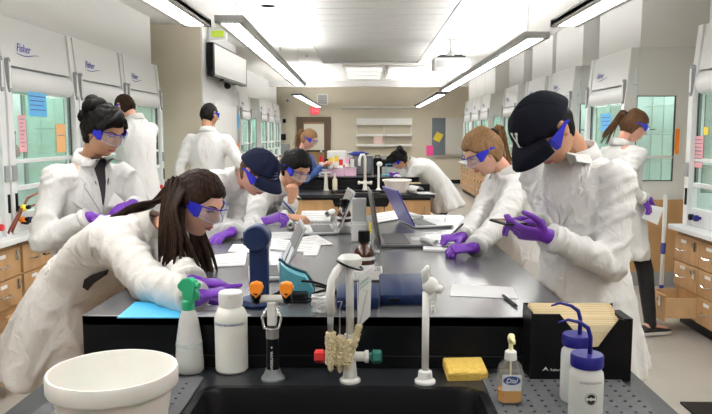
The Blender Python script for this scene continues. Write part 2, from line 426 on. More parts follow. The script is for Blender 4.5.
place(cab0, -1, 4.81, 'maple drawer cabinet behind the dark-haired woman in the white coat'); KID[cab0.name] = [(c, kids(c)) for c in kids(cab0)]
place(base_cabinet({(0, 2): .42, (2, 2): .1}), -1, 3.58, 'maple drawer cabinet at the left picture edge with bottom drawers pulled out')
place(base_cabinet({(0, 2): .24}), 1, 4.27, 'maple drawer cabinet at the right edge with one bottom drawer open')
for side, ys in ((-1, LY[2:]), (1, [h[0] + .02 for h in HR[1:]])):
    for k, y in enumerate(ys):
        loc = (-2.45, y, 0) if side < 0 else (2.45, y + 1.2, 0)
        lab = 'maple drawer cabinet below the ' + (LN[2 + k] if side < 0 else RN[1 + k]).split(',')[0].replace(' on the right wall', '').replace('with a glazed end wall ', '')
        lab = {(-1, 2): 'maple drawer cabinet just past the wall screen on the left', (-1, 4): 'maple drawer cabinet of the far left bank, first one', (-1, 5): 'maple drawer cabinet of the far left bank, middle one', (-1, 6): 'maple drawer cabinet of the far left bank, by the brown door',
               (1, 4): 'maple drawer cabinet left of the blonde woman, nearest of three', (1, 5): 'maple drawer cabinet left of the blonde woman, middle of three', (1, 6): 'maple drawer cabinet left of the blonde woman, farthest of three'}.get((side, k), lab)
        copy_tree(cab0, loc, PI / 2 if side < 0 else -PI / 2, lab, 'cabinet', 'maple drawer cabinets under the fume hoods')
counter(-1, 3.0, 8.5, 'long white worktop under the near left fume hoods')
counter(-1, 12.6, 15.1, 'white worktop under the left hoods past the wall screen')
counter(-1, 16.4, 20.15, 'white worktop under the distant left fume hoods')
counter(1, 3.6, 5.50, 'white worktop at the right picture edge')
for k, (y0, y1, n) in enumerate([(6.8, 8.05, 'white worktop behind the walking woman'), (8.6, 9.85, 'white worktop two hoods behind the walking woman'), (10., 11.25, 'white worktop beside the head of the capped standing man'), (11.8, 13.05, 'white worktop hidden behind the standing blonde woman'), (14.4, 18.15, 'long white worktop over the distant right drawer cabinets')]): counter(1, y0, y1, n)
# tan end panel of the second right cabinet + pipe beside the near one
o = struct('trim_6', MB().box((2.47, 6.785, .14), (3.3, 6.8, .86)), wood, bevel=.002)
o = struct('trim_7', MB().box((2.47, 6.78, 0), (3.3, 6.8, .14)), grey_p)
r = empty('rolled_chart', (2.36, 5.47, 0), 0, 'thin white upright roll with blue bands beside the right cabinet', 'roll')
obj('tube', MB().lathe([(.016, .12), (.016, 1.02)], 10), white_p, r); obj('band', MB().lathe([(.018, .55), (.018, .64)], 10), logo_blue, r); obj('cap', MB().lathe([(.018, .2), (.018, .3)], 10), logo_blue, r)

# taped sheets on the hoods
def sheet(name, x, p0, p1, m, label, cat='paper', lines=0, lm=print_grey):
    a = ray(*p0); b = ray(*p1); t = CAM + a * (x / a.x); u = CAM + b * (x / b.x)
    ys = sorted((t.y, u.y)); zs = sorted((t.z, u.z)); s = .0015 if x < 0 else -.0015
    o = obj(name, MB().box((x - .001, ys[0], zs[0]), (x + .001, ys[1], zs[1])), m); tag(o, label, cat)
    for k in range(lines):
        z = zs[1] - (zs[1] - zs[0]) * (k + 1) / (lines + 1.5)
        obj('print_line', MB().box((x + s - .0006, ys[0] + .02, z - .004), (x + s + .0006, ys[1] - .02 - (k % 3) * .015, z + .004)), lm, o)
sheet('notice', -2.538, (28, 91), (47, 117), paper_blue, 'blue sheet taped high on the left fume hood sash', lines=4, lm=logo_blue)
sheet('notice', -2.538, (18, 115), (27, 152), paper_pink, 'narrow pink sheet taped on the left fume hood sash', lines=8)
sheet('notice', -2.538, (56, 124), (66, 152), paper_orange, 'orange sheet taped beside the dark-haired woman on the left hood', lines=1)
sheet('notice', 2.538, (689, 136), (702, 168), paper_pink, 'pink printed sheet on the sash at the right picture edge', lines=7)
sheet('notice', 2.538, (704, 127), (708, 135), paper_yellow, 'small yellow note above the pink sheet on the right')
sheet('notice', 2.538, (601, 114), (610, 131), paper_blue, 'blue sheet on the sash left of the walking woman', lines=3, lm=logo_blue)
o = obj('warning_strip', MB().box((3.0, 6.788, 1.31), (3.035, 6.80, 1.55)), orange); tag(o, 'narrow orange strip beside the glazed hood end wall', 'sign')
# flask and tubing in the left hood
r = empty('burner_hoses', (-2.45, 4.62, .79), 0, 'brown and black rubber hoses curling over the left worktop', 'hose')
obj('brown_hose', MB().tube([(-.05, .15, .02), (.0, .3, .25), (.02, .55, .3), (.03, .8, .12), (.03, .95, .02)], .009, 8), mat('hose_brown', (.25, .07, .04), .5), r, smooth=True)
obj('brown_hose', MB().tube([(-.05, .1, .02), (.0, .2, .18), (.02, .45, .2), (.03, .7, .15), (.03, .9, .12)], .009, 8), mat('hose_brown', (.25, .07, .04), .5), r, smooth=True)
obj('black_hose', MB().tube([(.0, .2, .08), (.06, .35, .1), (.09, .5, -.02), (.09, .48, -.18), (.08, .35, -.17), (.06, .3, .0)], .007, 8), black_p, r, smooth=True)
for i, (py, m, n) in enumerate(((.13, yellow_p, 'yellow'), (.03, orange, 'orange'))):
    p = CAM + ray(24 + i * 0, 208 if i == 0 else 220) * 0
    q = PY((24, 23)[i], (208, 220)[i], 4.85)
    v = empty('gas_tap', (q.x, q.y, q.z), 0, '%s knobbed gas tap on the left fume hood front' % n, 'tap')
    obj('knob', MB().ball((0, 0, 0), (.028, .022, .026), 10, 7), m, v, smooth=True)
    obj('valve_body', MB().tube([(-.001, .0, 0), (-.1, .06, .0)], .012, 8).tube([(.0, .0, 0), (.045, .0, .01)], .015, 8), black_p, v)
r = empty('red_beaker', (-2.47, 5.66, .79), 0, 'small dark red bottle on the left worktop behind the hoses', 'bottle')
obj('body', MB().lathe([(.045, 0), (.05, .01), (.05, .11), (.02, .15), (.02, .18)], 14), mat('red_liquid', (.25, .01, .02), .1), r, smooth=True); obj('label', MB().lathe([(.051, .04), (.051, .09)], 14, cap=False), paper, r)
r = empty('round_flask', (-2.95, 5.75, 1.42), 0, 'small red-brown flask clamped inside the left fume hood', 'flask')
obj('bulb', MB().lathe([(.0, -.12), (.035, -.11), (.045, -.08), (.035, -.04), (.012, 0), (.012, .08)], 14), mat('flask_red', (.45, .18, .16), .2), r, smooth=True)
obj('stopper', MB().lathe([(.0, .08), (.016, .08), (.018, .10), (0, .1)], 10), black_p, r)

# ---------------------------------------------------------------- wall screen, far wall fittings
a = V((-2.0, 9.15, 0)); b = V((-1.93, 11.2, 0)); dr = (b - a); L = dr.length; rz = math.atan2(-dr.x, dr.y)
ztop, zbot = PY(213, 42, 9.15).z, PY(213, 76, 9.15).z
r = empty('wall_screen', (a.x, a.y, zbot), rz, 'large flat screen with black edge hung on the left partition', 'screen')
hh = ztop - zbot
obj('housing', MB().box((-.10, 0, 0), (-.012, L, hh)), black_p, r, bevel=.008); obj('display', MB().box((-.012, .03, .03), (-.004, L - .03, hh - .02)), mat('screen_pale', (.80, .80, .78), .3, emit=.3), r)
obj('bezel', MB().box((-.012, 0, 0), (0, .03, hh)).box((-.012, L - .03, 0), (0, L, hh)).box((-.012, .03, 0), (0, L - .03, .03)).box((-.012, .03, hh - .02), (0, L - .03, hh)), mat('bezel', (.16, .15, .15), .4), r)
obj('bracket', MB().box((-.16, .8, .1), (-.08, 1.2, .4)), dark_steel, r)
obj('camera_bar', MB().box((-.06, .5, -.03), (.0, 1.3, 0)).ball((-.02, .8, -.07), (.05, .06, .05)), black_p, r)
q = PY(214, 34, 8.99)
r = empty('emergency_light', (-1.98, 9.3, H), 0, 'small yellow-green exit lamp box under the ceiling above the screen', 'light')
obj('case', MB().box((-.12, 0, -.16), (.12, .06, 0)), white_p, r, bevel=.01); obj('lens', MB().box((-.08, -.004, -.12), (.08, 0, -.04)), mat('lime_lens', (.55, .75, .05), .4), r)
o = struct('trim_5', MB().box((-2.12, 9.0, 0), (-2.105, 11.3, 1.9)), white_paint)
r = empty('whiteboard', (-2.10, 9.5, .9), 0, 'tall white board on the partition below the wall screen', 'board')
obj('panel', MB().box((0, 0, 0), (.02, 1.55, 1.02)), white_p, r, bevel=.004); obj('frame', MB().box((0, -.02, -.02), (.024, 0, 1.04)).box((0, 1.55, -.02), (.024, 1.57, 1.04)).box((0, 0, 1.02), (.024, 1.55, 1.04)), white_paint, r)
r = empty('notice_rack', (-2.10, 11.12, .8), 0, 'narrow grey rack with blue and orange leaflets on the partition end', 'rack')
obj('back', MB().box((0, -.02, 0), (.02, .17, 1.15)), grey_p, r); obj('blue_leaflet', MB().box((.02, .01, .78), (.026, .14, 1.02)), paper_blue, r); obj('orange_leaflet', MB().box((.02, .01, .22), (.026, .14, .55)), orange, r)

FY = Y1
def wallbox(p0, p1, d0=.004, d1=.03):
    a = PY(*p0, FY); b = PY(*p1, FY); return (min(a.x, b.x), FY - d1, min(a.z, b.z)), (max(a.x, b.x), FY - d0, max(a.z, b.z))
# door on the left
a, b = wallbox((297, 117), (331, 184)); a = (a[0], a[1], 0)
dk = mat('door_frame_brown', (.085, .05, .025), .45)
dr = struct('door_1', MB().box((a[0] + .2, FY - .05, 0), (b[0] - .2, FY - .005, b[2] - .15)), wood_door)
struct('door_frame', MB().box((a[0], FY - .09, 0), (a[0] + .2, FY, b[2])).box((b[0] - .2, FY - .09, 0), (b[0], FY, b[2])).box((a[0] + .2, FY - .09, b[2] - .15), (b[0] - .2, FY, b[2])), dk, dr)
c, d = wallbox((304, 124), (326, 150))
obj('door_board', MB().box((c[0], FY - .07, c[2]), (d[0], FY - .05, d[2])), mat('door_board_cream', (.66, .62, .52), .6), dr)
obj('board_edge', MB().box((c[0] - .03, FY - .075, c[2] - .05), (d[0] + .03, FY - .05, c[2])), black_p, dr)
obj('door_handle', MB().box((b[0] - .32, FY - .1, .95), (b[0] - .26, FY - .05, 1.15)), steel, dr)
a, b = wallbox((311, 107.5), (318.6, 114))
r = empty('exit_sign', ((a[0] + b[0]) / 2, FY - .04, a[2]), 0, 'red lit EXIT sign on the far wall above the brown door', 'sign')
wd = b[0] - a[0]; hh = b[2] - a[2]
obj('case', MB().box((-wd/2 - .03, 0, -.02), (wd/2 + .03, .04, hh + .02)), mat('exit_case', (.7, .25, .25), .5), r); obj('face', MB().box((-wd/2, -.004, 0), (wd/2, 0, hh)), exit_red, r)
text('lettering', 'EXIT', hh * .72, mat('exit_letter', (.95, .6, .6), .5), lambda v: V((v.x - wd * .40, -.008 - v.z, v.y + hh * .24)), r)
a, b = wallbox((318, 95), (327, 104))
r = empty('air_vent', (a[0], FY - .02, a[2]), 0, 'square grey louvred air vent high on the far wall', 'vent')
wd = b[0] - a[0]; hh = b[2] - a[2]
obj('grille_back', MB().box((0, .01, 0), (wd, .02, hh)), grey_p, r); obj('frame', MB().box((-.03, -.01, -.03), (0, .02, hh + .03)).box((wd, -.01, -.03), (wd + .03, .02, hh + .03)).box((0, -.01, hh), (wd, .02, hh + .03)).box((0, -.01, -.03), (wd, .02, 0)), white_p, r)
for k in range(5): obj('slat', MB().box((0, -.005, hh * (k + .3) / 5), (wd, .012, hh * (k + .6) / 5)), frame_grey, r)
def onwall(name, p0, p1, m, label, cat, d=.03, be=.004):
    a, b = wallbox(p0, p1, 0, d); o = obj(name, MB().box(a, b), m, bevel=be); return tag(o, label, cat)
onwall('wall_rail', (341, 106.5), (378.6, 108.3), white_p, 'long thin white rail high on the far wall, left half', 'rail', .1)
onwall('wall_rail', (379.2, 106.5), (417, 108.3), white_p, 'long thin white rail high on the far wall, right half', 'rail', .1)
r = empty('wall_shelves', (0, FY, 0), 0, 'three long white shelves on the far wall', 'shelf')
for (y0, y1, dd) in ((118.5, 125, .25), (134, 136.2, .3), (144.2, 146.2, .3)):
    for x0, x1 in ((356.5, 384), (384.3, 411.5)):
        a, b = wallbox((x0, y0), (x1, y1), 0, dd); obj('shelf', MB().box((a[0], a[1] - FY, a[2]), (b[0], 0, b[2])), white_p, r)
for x in (357, 384, 411):
    a, b = wallbox((x - .4, 118), (x + .4, 147), 0, .04); obj('upright', MB().box((a[0], -.04, a[2]), (b[0], 0, b[2])), white_p, r)
a, b = wallbox((373.5, 136.4), (382.5, 144), .305, .31)
tag(obj('pink_sheet', MB().box(a, b), mat('pale_pink', (.8, .6, .56), .7)), 'pale pink sheet hanging between the far wall shelves', 'paper')
r = empty('pin_board', (0, FY, 0), 0, 'tall dark grey pin board on the far wall at right', 'board')
a, b = wallbox((432, 118), (445, 154.5)); obj('felt', MB().box((a[0], -.03, a[2]), (b[0], -.004, b[2])), board_grey, r); obj('edge', MB().box((a[0]-.03, -.04, a[2]), (a[0], -.004, b[2])).box((b[0], -.04, a[2]), (b[0]+.015, -.004, b[2])), steel, r)
r = empty('whiteboard', (0, FY, 0), 0, 'whiteboard right of the grey pin board on the far wall', 'board')
a, b = wallbox((445.8, 118), (466, 154.5)); obj('panel', MB().box((a[0], -.025, a[2]), (b[0], -.004, b[2])), mat('whiteboard', (.68, .67, .62), .3), r); obj('tray', MB().box((a[0] - .45, -.08, a[2] - .07), (b[0], -.004, a[2] - .03)), steel, r)
c = PY(438.2, 137, FY - .035); o = obj('yellow_sheet', MB().box((-.11, -.002, -.13), (.11, .002, .13)), paper_yellow); o.location = c; o.rotation_euler = (0, math.radians(28), 0); tag(o, 'tilted yellow sheet pinned on the grey board', 'paper')
o = onwall('pink_file', (426.5, 145.5), (433, 155.5), mat('hot_pink', (.9, .08, .35), .5), 'hot pink sheet at the lower left of the grey pin board', 'paper', .045)
onwall('wall_speaker', (283, 119), (286, 123), black_p, 'tiny black box on the far wall left of the door', 'speaker', .06)
onwall('wall_phone', (281, 134), (286, 140), black_p, 'small black wall phone left of the brown door', 'phone', .08)
onwall('fuse_box', (281.5, 144), (290, 184), grey_p, 'grey metal cabinet standing left of the brown door', 'cabinet', .3)
r = empty('spotlight', PY(283, 99, FY - .25), 0, 'small twin-head wall spotlight at the far left', 'light')
obj('arm', MB().tube([(-.1, .25, 0), (0, .0, .02), (.15, -.05, -.02)], .015, 6), white_p, r); obj('head', MB().ball((.16, -.06, -.04), (.06, .05, .05), 10, 7), grey_p, r, smooth=True)
# ceiling projector
r = empty('projector', (1.24, 10.3, 2.44), 0, 'white ceiling projector hanging on a pole at upper right', 'projector')
obj('body', MB().box((-.27, -.05, 0), (.27, .35, .17)), white_p, r, bevel=.02)
obj('front_recess', MB().box((-.23, -.056, .03), (.0, -.048, .13)), mat('proj_grey', (.45, .45, .45), .5), r); obj('lens_window', MB().box((.03, -.056, .03), (.23, -.048, .13)), mat('proj_grey2', (.55, .55, .55), .5), r)
obj('top_plate', MB().box((-.2, .0, .17), (.2, .3, .2)).box((-.17, .02, .2), (-.08, .1, .22)).box((.05, .02, .2), (.16, .1, .22)), dark_steel, r)
obj('pole', MB().tube([(0, .15, .2), (0, .15, H - 2.44)], .022, 10).lathe([(.07, H - 2.46), (.07, H - 2.44)], 12, (0, .15, 0)).tube([(0, .15, .3), (-.08, .15, .2)], .012, 6).tube([(0, .15, .3), (.08, .15, .2)], .012, 6), white_p, r)
r = empty('ceiling_speaker', (PZ(268, 4, H).x, PZ(268, 4, H).y, H), 0, 'round white disc in the ceiling left of the grey strip', 'speaker')
obj('ring', MB().lathe([(.10, -.012), (.09, -.02), (0, -.02)], 20), white_p, r); obj('grille', MB().lathe([(.08, -.024), (0, -.024)], 20), mat('grille', (.55, .55, .55), .6), r)
for k, (px, py) in enumerate(((259, 25), (280, 47), (307, 54), (430, 79), (476, 40))):
    p = PZ(px, py, H); s = empty('sprinkler', (p.x, p.y, H), 0, 'small ceiling sprinkler ' + ('near the wall screen', 'above the left lamp row', 'left of the far grey strip end', 'below the projector', 'right of the projector pole')[k], 'sprinkler', 'ceiling sprinklers')
    obj('rosette', MB().lathe([(.03, -.004), (.0, -.006)], 10), white_p, s); obj('head', MB().tube([(0, 0, 0), (0, 0, -.05)], .009, 6).lathe([(.02, -.05), (.02, -.054)], 8), brass, s)
tag(obj('floor_mat', MB().box((1.75, 2.9, 0), (2.38, 3.75, .015)), black_p, bevel=.005), 'black rubber floor mat at the lower right corner', 'mat')
# ---------------------------------------------------------------- benches
ZD, ZT = .84, .99
def bench(yd0, yp, y1, name, near):
    r = empty('lab_bench', (-.06, yp, 0), 0, name, 'bench')
    X0, X1 = -.80, .80
    # sink deck with a hole
    sx0, sx1, sy0, sy1 = (-.36, .35, yp - .68, yp - .165)
    d = MB()
    for a, b in (((X0, yd0 - yp), (sx0, 0)), ((sx1, yd0 - yp), (X1, 0)), ((sx0, sy1 - yp), (sx1, 0)), ((sx0, yd0 - yp), (sx1, sy0 - yp))): d.box((a[0], a[1], ZD - .035), (b[0], b[1], ZD))
    obj('sink_deck', d, epoxy_deck, r)
    ls = MB(); y0, y1_ = sy0 - yp, sy1 - yp
    def rr(x0, x1, ya, yb, rad, z):
        out = []
        for cx, cy, a0 in ((x1-rad, yb-rad, 0), (x0+rad, yb-rad, 90), (x0+rad, ya+rad, 180), (x1-rad, ya+rad, 270)):
            for k in range(6): a = math.radians(a0 + 18 * k); out.append(V((cx + rad * math.cos(a), cy + rad * math.sin(a), z)))
        return out
    s = obj('sink_basin', MB().rings([rr(sx0-.018, sx1+.018, y0-.018, y1_+.018, .05, ZD + .001), rr(sx0-.012, sx1+.012, y0-.012, y1_+.012, .05, ZD+.006), rr(sx0+.004, sx1-.004, y0+.004, y1_-.004, .05, ZD+.005), rr(sx0+.01, sx1-.01, y0+.01, y1_-.01, .05, ZD-.01), rr(sx0+.03, sx1-.03, y0+.03, y1_-.03, .05, ZD-.26)], cap=False).add(rr(sx0+.03, sx1-.03, y0+.03, y1_-.03, .05, ZD-.26), [tuple(range(24))]), epoxy, r, auto=.6)
    obj('drain', MB().lathe([(.04, 0), (.035, .005), (0, .004)], 16, ((sx0+sx1)/2, (y0+y1_)/2, ZD-.258)), steel, s)
    obj('riser_panel', MB().box((-.745, 0, ZD), (.68, .025, ZT - .001)), epoxy, r, bevel=.002)
    obj('riser_seam', MB().box((-.745, -.002, ZD + .035), (.68, 0, ZD + .037)), dark_steel, r)
    L = y1 - yp
    obj('tabletop', MB().box((-.745, 0.0, ZT - .03), (.66, L, ZT)), epoxy_top, r, bevel=.003)
    obj('carcass', MB().box((-.66, .05, .1), (.61, L - .05, ZT - .03)).box((-.76, yd0 - yp + .06, .1), (.76, -.0, ZD - .035)) if not near else MB().box((-.66, .05, .1), (.61, L - .05, ZT - .03)).box((-.76, yd0 - yp + .06, .1), (-.40, 0, ZD - .035)).box((.39, yd0 - yp + .06, .1), (.76, 0, ZD - .035)), wood, r)
    obj('toe_kick', MB().box((-.62, yd0 - yp + .12, 0), (.62, L - .1, .1)), black_p, r)
    # doors: sides of the table, front of the sink cabinet
    pm = {}
    def door(w, h, loc, rz):
        k = (round(w, 2), round(h, 2))
        if k not in pm: pm[k] = obj('door', MB().box((.004, -.02, .004), (w - .004, 0, h - .004)), wood, r, bevel=.003); o = pm[k]
        else: o = bpy.data.objects.new('door', pm[k].data); COL.objects.link(o); o.parent = r
        o.location = loc; o.rotation_euler = (0, 0, rz)
        hd = obj('handle', MB().tube([(w - .06, -.02, h - .16), (w - .06, -.045, h - .15), (w - .06, -.045, h - .07), (w - .06, -.02, h - .06)], .005, 6), chrome, o)
    n = int((L - .1) / .5); wd = (L - .1) / n
    for k in range(n):
        door(wd, .83, (.61, .05 + k * wd, .12), PI / 2); door(wd, .83, (-.66, .05 + (k + 1) * wd, .12), -PI / 2)
    if not near:
        for k in range(3): door(.50, .66, (-.75 + k * .5, yd0 - yp + .06, .12), 0)
        obj('front_rail', MB().box((-.76, yd0 - yp + .055, .78), (.76, yd0 - yp + .06, ZD - .035)), black_p, r)
    return r
bench(1.02, 1.895, 4.36, 'near black-topped lab bench with a raised table behind its sink deck', True)
bench(7.5, 8.2, 10.7, 'second black-topped lab bench with wooden sink cabinets, further back', False)
bench(13.3, 14.0, 16.4, 'third lab bench, farthest back and mostly hidden', False)

def at_deck(px, py): return PZ(px, py, ZD)
def at_top(px, py): return PZ(px, py, ZT)
def E(name, p, rz, label, cat, group=None): return empty(name, (p.x, p.y, p.z), rz, label, cat, group)

# drain mats, with their raised nubs
def drain_mat(poly, label):
    r = empty('drain_mat', (poly[0][0], poly[0][1], ZD), 0, label, 'mat')
    P = [(x - poly[0][0], y - poly[0][1]) for x, y in poly]
    obj('sheet', MB().prism(P, .006), mat_grey, r, bevel=.001)
    m = MB(); xs = [p[0] for p in P]; ys = [p[1] for p in P]
    x = min(xs) + .02
    while x < max(xs) - .01:
        y = min(ys) + .02
        while y < max(ys) - .01:
            if all((b[0]-a[0]) * (y-a[1]) - (b[1]-a[1]) * (x-a[0]) > .008 for a, b in zip(P, P[1:] + P[:1])):
                m.box((x - .003, y - .003, .006), (x + .003, y + .003, .0085))
            y += .034
        x += .034
    tag(obj('nubs', m, mat('mat_nub', (.06, .06, .065), .8), r), kind='stuff')
lx0, rx1 = -.845, .735
drain_mat([(-.80, 1.05), (-.44, 1.05), (-.44, 1.80), (-.78, 1.80)], 'grey rubber drain mat under the white tub, left of the sink')
drain_mat([(.31, 1.05), (.70, 1.05), (.68, 1.84), (.31, 1.84)], 'grey rubber drain mat under the soap and wash bottles')

# white tub
p = PZ(113, 372, .985); c = V((p.x, p.y, ZD + .007))
r = E('plastic_tub', c, 0, 'large round off-white plastic tub at the lower left', 'tub')
R = .138
pr = [(R*.74, 0), (R*.78, .004), (R*.90, .105), (R*.985, .108), (R*1.0, .112), (R*1.0, .140), (R*.985, .146), (R*.95, .146), (R*.93, .138), (R*.88, .105), (R*.74, .010), (0, .008)]
obj('bowl', MB().lathe([(0, 0)] + pr, 56), tub_m, r, auto=.5)

# spray bottle
p = at_deck(190, 371)
r = E('spray_bottle', p, math.radians(-25), 'frosted spray bottle with a green trigger head beside the tub', 'bottle')
obj('body', MB().lathe([(0, 0), (.034, 0), (.039, .006), (.039, .03), (.035, .09), (.027, .145), (.020, .17), (.0155, .18), (.0155, .19), (0, .19)], 24), frost_m, r, auto=.7)
obj('liquid_line', MB().lathe([(.0372, .075), (.0367, .085)], 24, cap=False), mat('liquid_tint', (.65, .7, .7), .2), r)
t = MB().lathe([(.017, .175), (.018, .178), (.018, .20), (.012, .205), (0, .206)], 16)
obj('collar', t, green_p, r, auto=.6)
hd = [(-.024, .203), (-.014, .203), (.012, .205), (.014, .225), (.028, .235), (.030, .245), (.014, .262), (-.012, .268), (-.030, .258), (-.030, .245)]
obj('trigger_head', MB().rings([[V((-x, -.011, z)) for x, z in hd], [V((-x, .011, z)) for x, z in hd]]), green_p, r, bevel=.004)
obj('trigger', MB().tube([(.024, 0, .24), (.036, 0, .225), (.034, 0, .205)], [.006, .005, .004], 8), green_p, r, smooth=True)
obj('nozzle', MB().tube([(.026, 0, .247), (.040, 0, .247)], .008, 10), green_p, r)
obj('dip_tube', MB().tube([(0, 0, .19), (0, 0, .02)], .002, 6), white_p, r)

# 1 litre bottle
p = at_deck(232, 370)
r = E('storage_bottle', p, 0, 'plain white screw-cap plastic bottle with a faint print line', 'bottle')
obj('body', MB().lathe([(0, 0), (.040, 0), (.045, .006), (.0455, .15), (.044, .163), (.036, .178), (.029, .183), (.029, .19), (0, .19)], 32), tub_m, r, auto=.6)
obj('screw_cap', MB().lathe([(.031, .186), (.033, .188), (.033, .222), (.030, .226), (0, .226)], 32), white_p, r, auto=.6)
for k in range(3): obj('cap_rib', MB().lathe([(.0333, .194 + k * .009), (.0338, .197 + k * .009), (.0333, .2 + k * .009)], 24, cap=False), white_p, r)
text('lettering', 'SODIUM BICARBONATE', .0085, logo_blue, lambda v: V((.0462 * math.sin(v.x / .0462), -.0462 * math.cos(v.x / .0462) - v.z, .138 + v.y)), r, align='CENTER', depth=.0003)

# gas tap turret
p = at_deck(273, 379)
r = E('gas_turret', p, 0, 'black and steel gas turret with two orange knobs', 'gas tap')
obj('foot', MB().lathe([(0, 0), (.032, 0), (.032, .006), (.024, .014), (.02, .03), (0, .03)], 24), mat('turret_foot', (.16, .17, .18), .4), r, auto=.6)
obj('column', MB().lathe([(.017, .012), (.017, .115), (.014, .118), (.014, .145), (.010, .15), (.010, .175), (0, .176)], 20), epoxy, r, auto=.6)
obj('collar', MB().lathe([(.0175, .115), (.0175, .14), (.013, .145)], 20, cap=False), mat('turret_grey', (.28, .28, .28), .35, .3), r)
obj('logo_ring', MB().lathe([(.0075, -.0185), (.0075, -.017), (.005, -.017), (.005, -.0185)], 16, (0, 0, .093), 'Y', cap=False).box((-.003, -.0188, .0922), (.003, -.0175, .0938)).box((-.0008, -.0188, .090), (.0008, -.0175, .096)), white_p, r)
text('lettering', 'WATERSAVER', .010, white_p, lambda v: V((-v.y - .004 + .008, -.0178 - v.z, .078 - v.x - .0)) if 0 else V((v.y - .004, -.0178 - v.z, .082 - v.x)), r, depth=.0005)
for s in (-1, 1): obj('lever_guard', MB().tube([(s*.012, -.01, .2), (s*.026, -.012, .175), (s*.020, -.012, .145), (s*.008, -.016, .14)], .0035, 8), mat('chrome_soft', (.7, .7, .7), .2, .8), r, smooth=True)
obj('valve_block', MB().box((-.012, -.014, .15), (.012, .014, .215)), mat('turret_white', (.72, .72, .7), .3), r, bevel=.004)
obj('cross_arm', MB().tube([(-.05, 0, .215), (-.02, 0, .222), (.02, 0, .222), (.05, 0, .215)], [.009, .011, .011, .009], 10), mat('turret_white', (.7,.7,.7), .3), r, smooth=True)
for s in (-1, 1):
    k = obj('knob_boss', MB().tube([(s*.042, 0, .215), (s*.040, -.012, .245)], .013, 10), black_p, r, smooth=True)
    obj('orange_knob', MB().rings([[V((s*.040 + a[0]*.7, -.006 , .250 + a[1]*.7)) for a in P0] if 0 else [V((s*.040 + x*sc, yv, .252 + z*sc)) for x, z in [(.0, -.026), (.014, -.012), (.019, .003), (.014, .015), (0, .019), (-.014, .015), (-.019, .003), (-.014, -.012)]] for yv, sc in ((-.022, .85), (-.018, 1), (0, 1), (.006, .85))]), orange, r, auto=.6)

# tall gooseneck faucet with bristle brushes
p = at_deck(350, 381)
r = E('gooseneck_faucet', p, 0, 'tall white gooseneck faucet with red and green side handles', 'faucet')
obj('base_flange', MB().lathe([(0, 0), (.028, 0), (.028, .006), (.020, .012), (.016, .05), (.015, .13), (0, .13)], 24), white_p, r, auto=.6)
top = .315
obj('riser', MB().tube([(0, 0, .1), (0, 0, .28), (.0, 0, top)], .0105, 14), white_p, r, smooth=True)
sp = [(.012, 0, top - .01)] + [(-.017 + .032 * math.cos(a) , -.01 - .02 * (1 - math.cos(a)), top - .008 + .030 * math.sin(a)) for a in (PI * k / 10 for k in range(0, 11))] + [(-.056, -.055, top - .05), (-.058, -.058, top - .11)]
sp = [V((.004, 0, top - .005)), V((-.004, -.002, top + .006)), V((-.018, -.01, top + .004)), V((-.034, -.02, top - .012)), V((-.046, -.03, top - .035)), V((-.050, -.035, top - .065)), V((-.050, -.036, top - .125))]
obj('spout', MB().tube(sp, [.012, .0125, .0125, .012, .0115, .0115, .012], 14), white_p, r, smooth=True)
obj('nozzle', MB().tube([(-.050, -.036, top - .12), (-.050, -.036, top - .17)], [.009, .007], 10), grey_p, r, smooth=True)
obj('top_cap', MB().lathe([(.0, top - .0), (.03, top), (.032, top + .008), (.032, top + .02), (.024, top + .028), (0, top + .03)], 20), white_p, r, auto=.6)
obj('black_band', MB().tube([(.034 * math.cos(a), .034 * math.sin(a), top + .002 - .012 * math.cos(a)) for a in (2*PI*k/16 for k in range(16))], .003, 6, closed=True), black_p, r)
for s, m, n, xx in ((-1, red_p, 'red_handle', .060), (1, dkgreen, 'green_handle', .050)):
    obj('side_arm', MB().lathe([(0, 0), (.013, 0), (.013, .03), (.017, .032), (.017, .042), (0, .042)], 14, (0, 0, 0), 'X') if 0 else MB().tube([(0, 0, .068), (s * (xx - .012), 0, .068), (s*(xx-.01), 0, .068), (s * xx, 0, .068)], [.013, .013, .017, .017], 14), white_p, r, auto=.6)
    obj(n, MB().rings([[V((s * (xx + dx), rr_ * math.cos(a), .068 + rr_ * math.sin(a))) for a in (2*PI*k/6 + .3 for k in range(6))] for dx, rr_ in ((0, .010), (.006, .011), (.012, .019), (.032, .018), (.036, .012))]), m, r, auto=.5)
# hanging brushes
def brush(dx, dy, z0, z1, rad, label, tilt=0.0):
    q = V((p.x + dx, p.y + dy, ZD + z0))
    b = E('bottle_brush', q, 0, label, 'brush', 'bristle brushes hanging on the faucet')
    L = z1 - z0; rs = []
    n = 26; m = 22; random.seed(int(dx * 1e4) + 5)
    for i in range(m):
        f = i / (m - 1); h = L * f; ring = []
        for k in range(n):
            a = 2 * PI * k / n; rr_ = rad * (1 if 0 < i < m - 1 else .5) * (.75 + .6 * random.random())
            ring.append((tilt * f * L + rr_ * math.cos(a), rr_ * math.sin(a), h + random.uniform(-.002, .002)))
        rs.append(ring)
    obj('bristles', MB().rings(rs), bristle, b); 
    s = obj('tuft', MB().rings([[(tilt * 0 + rad * .8 * math.cos(2*PI*k/14) * q_, rad * .8 * math.sin(2*PI*k/14) * q_, hh_) for k in range(14)] for q_, hh_ in ((1, .004), (.7, -.012), (.1, -.018))]), bristle, b)
    obj('wire_handle', MB().tube([(tilt * L, 0, L), (tilt * (L + .06), 0, L + .07), (tilt * (L + .06) + .006, 0, L + .09), (tilt*(L+.06) - .006, 0, L + .09)], .0018, 6), steel, b)
brush(-.050, -.035, .055, .148, .012, 'leftmost beige bristle brush under the faucet nozzle')
brush(-.026, -.03, .050, .135, .011, 'middle beige bristle brush against the faucet pole')
brush(-.006, -.035, .058, .125, .012, 'beige bristle brush in front of the faucet base')
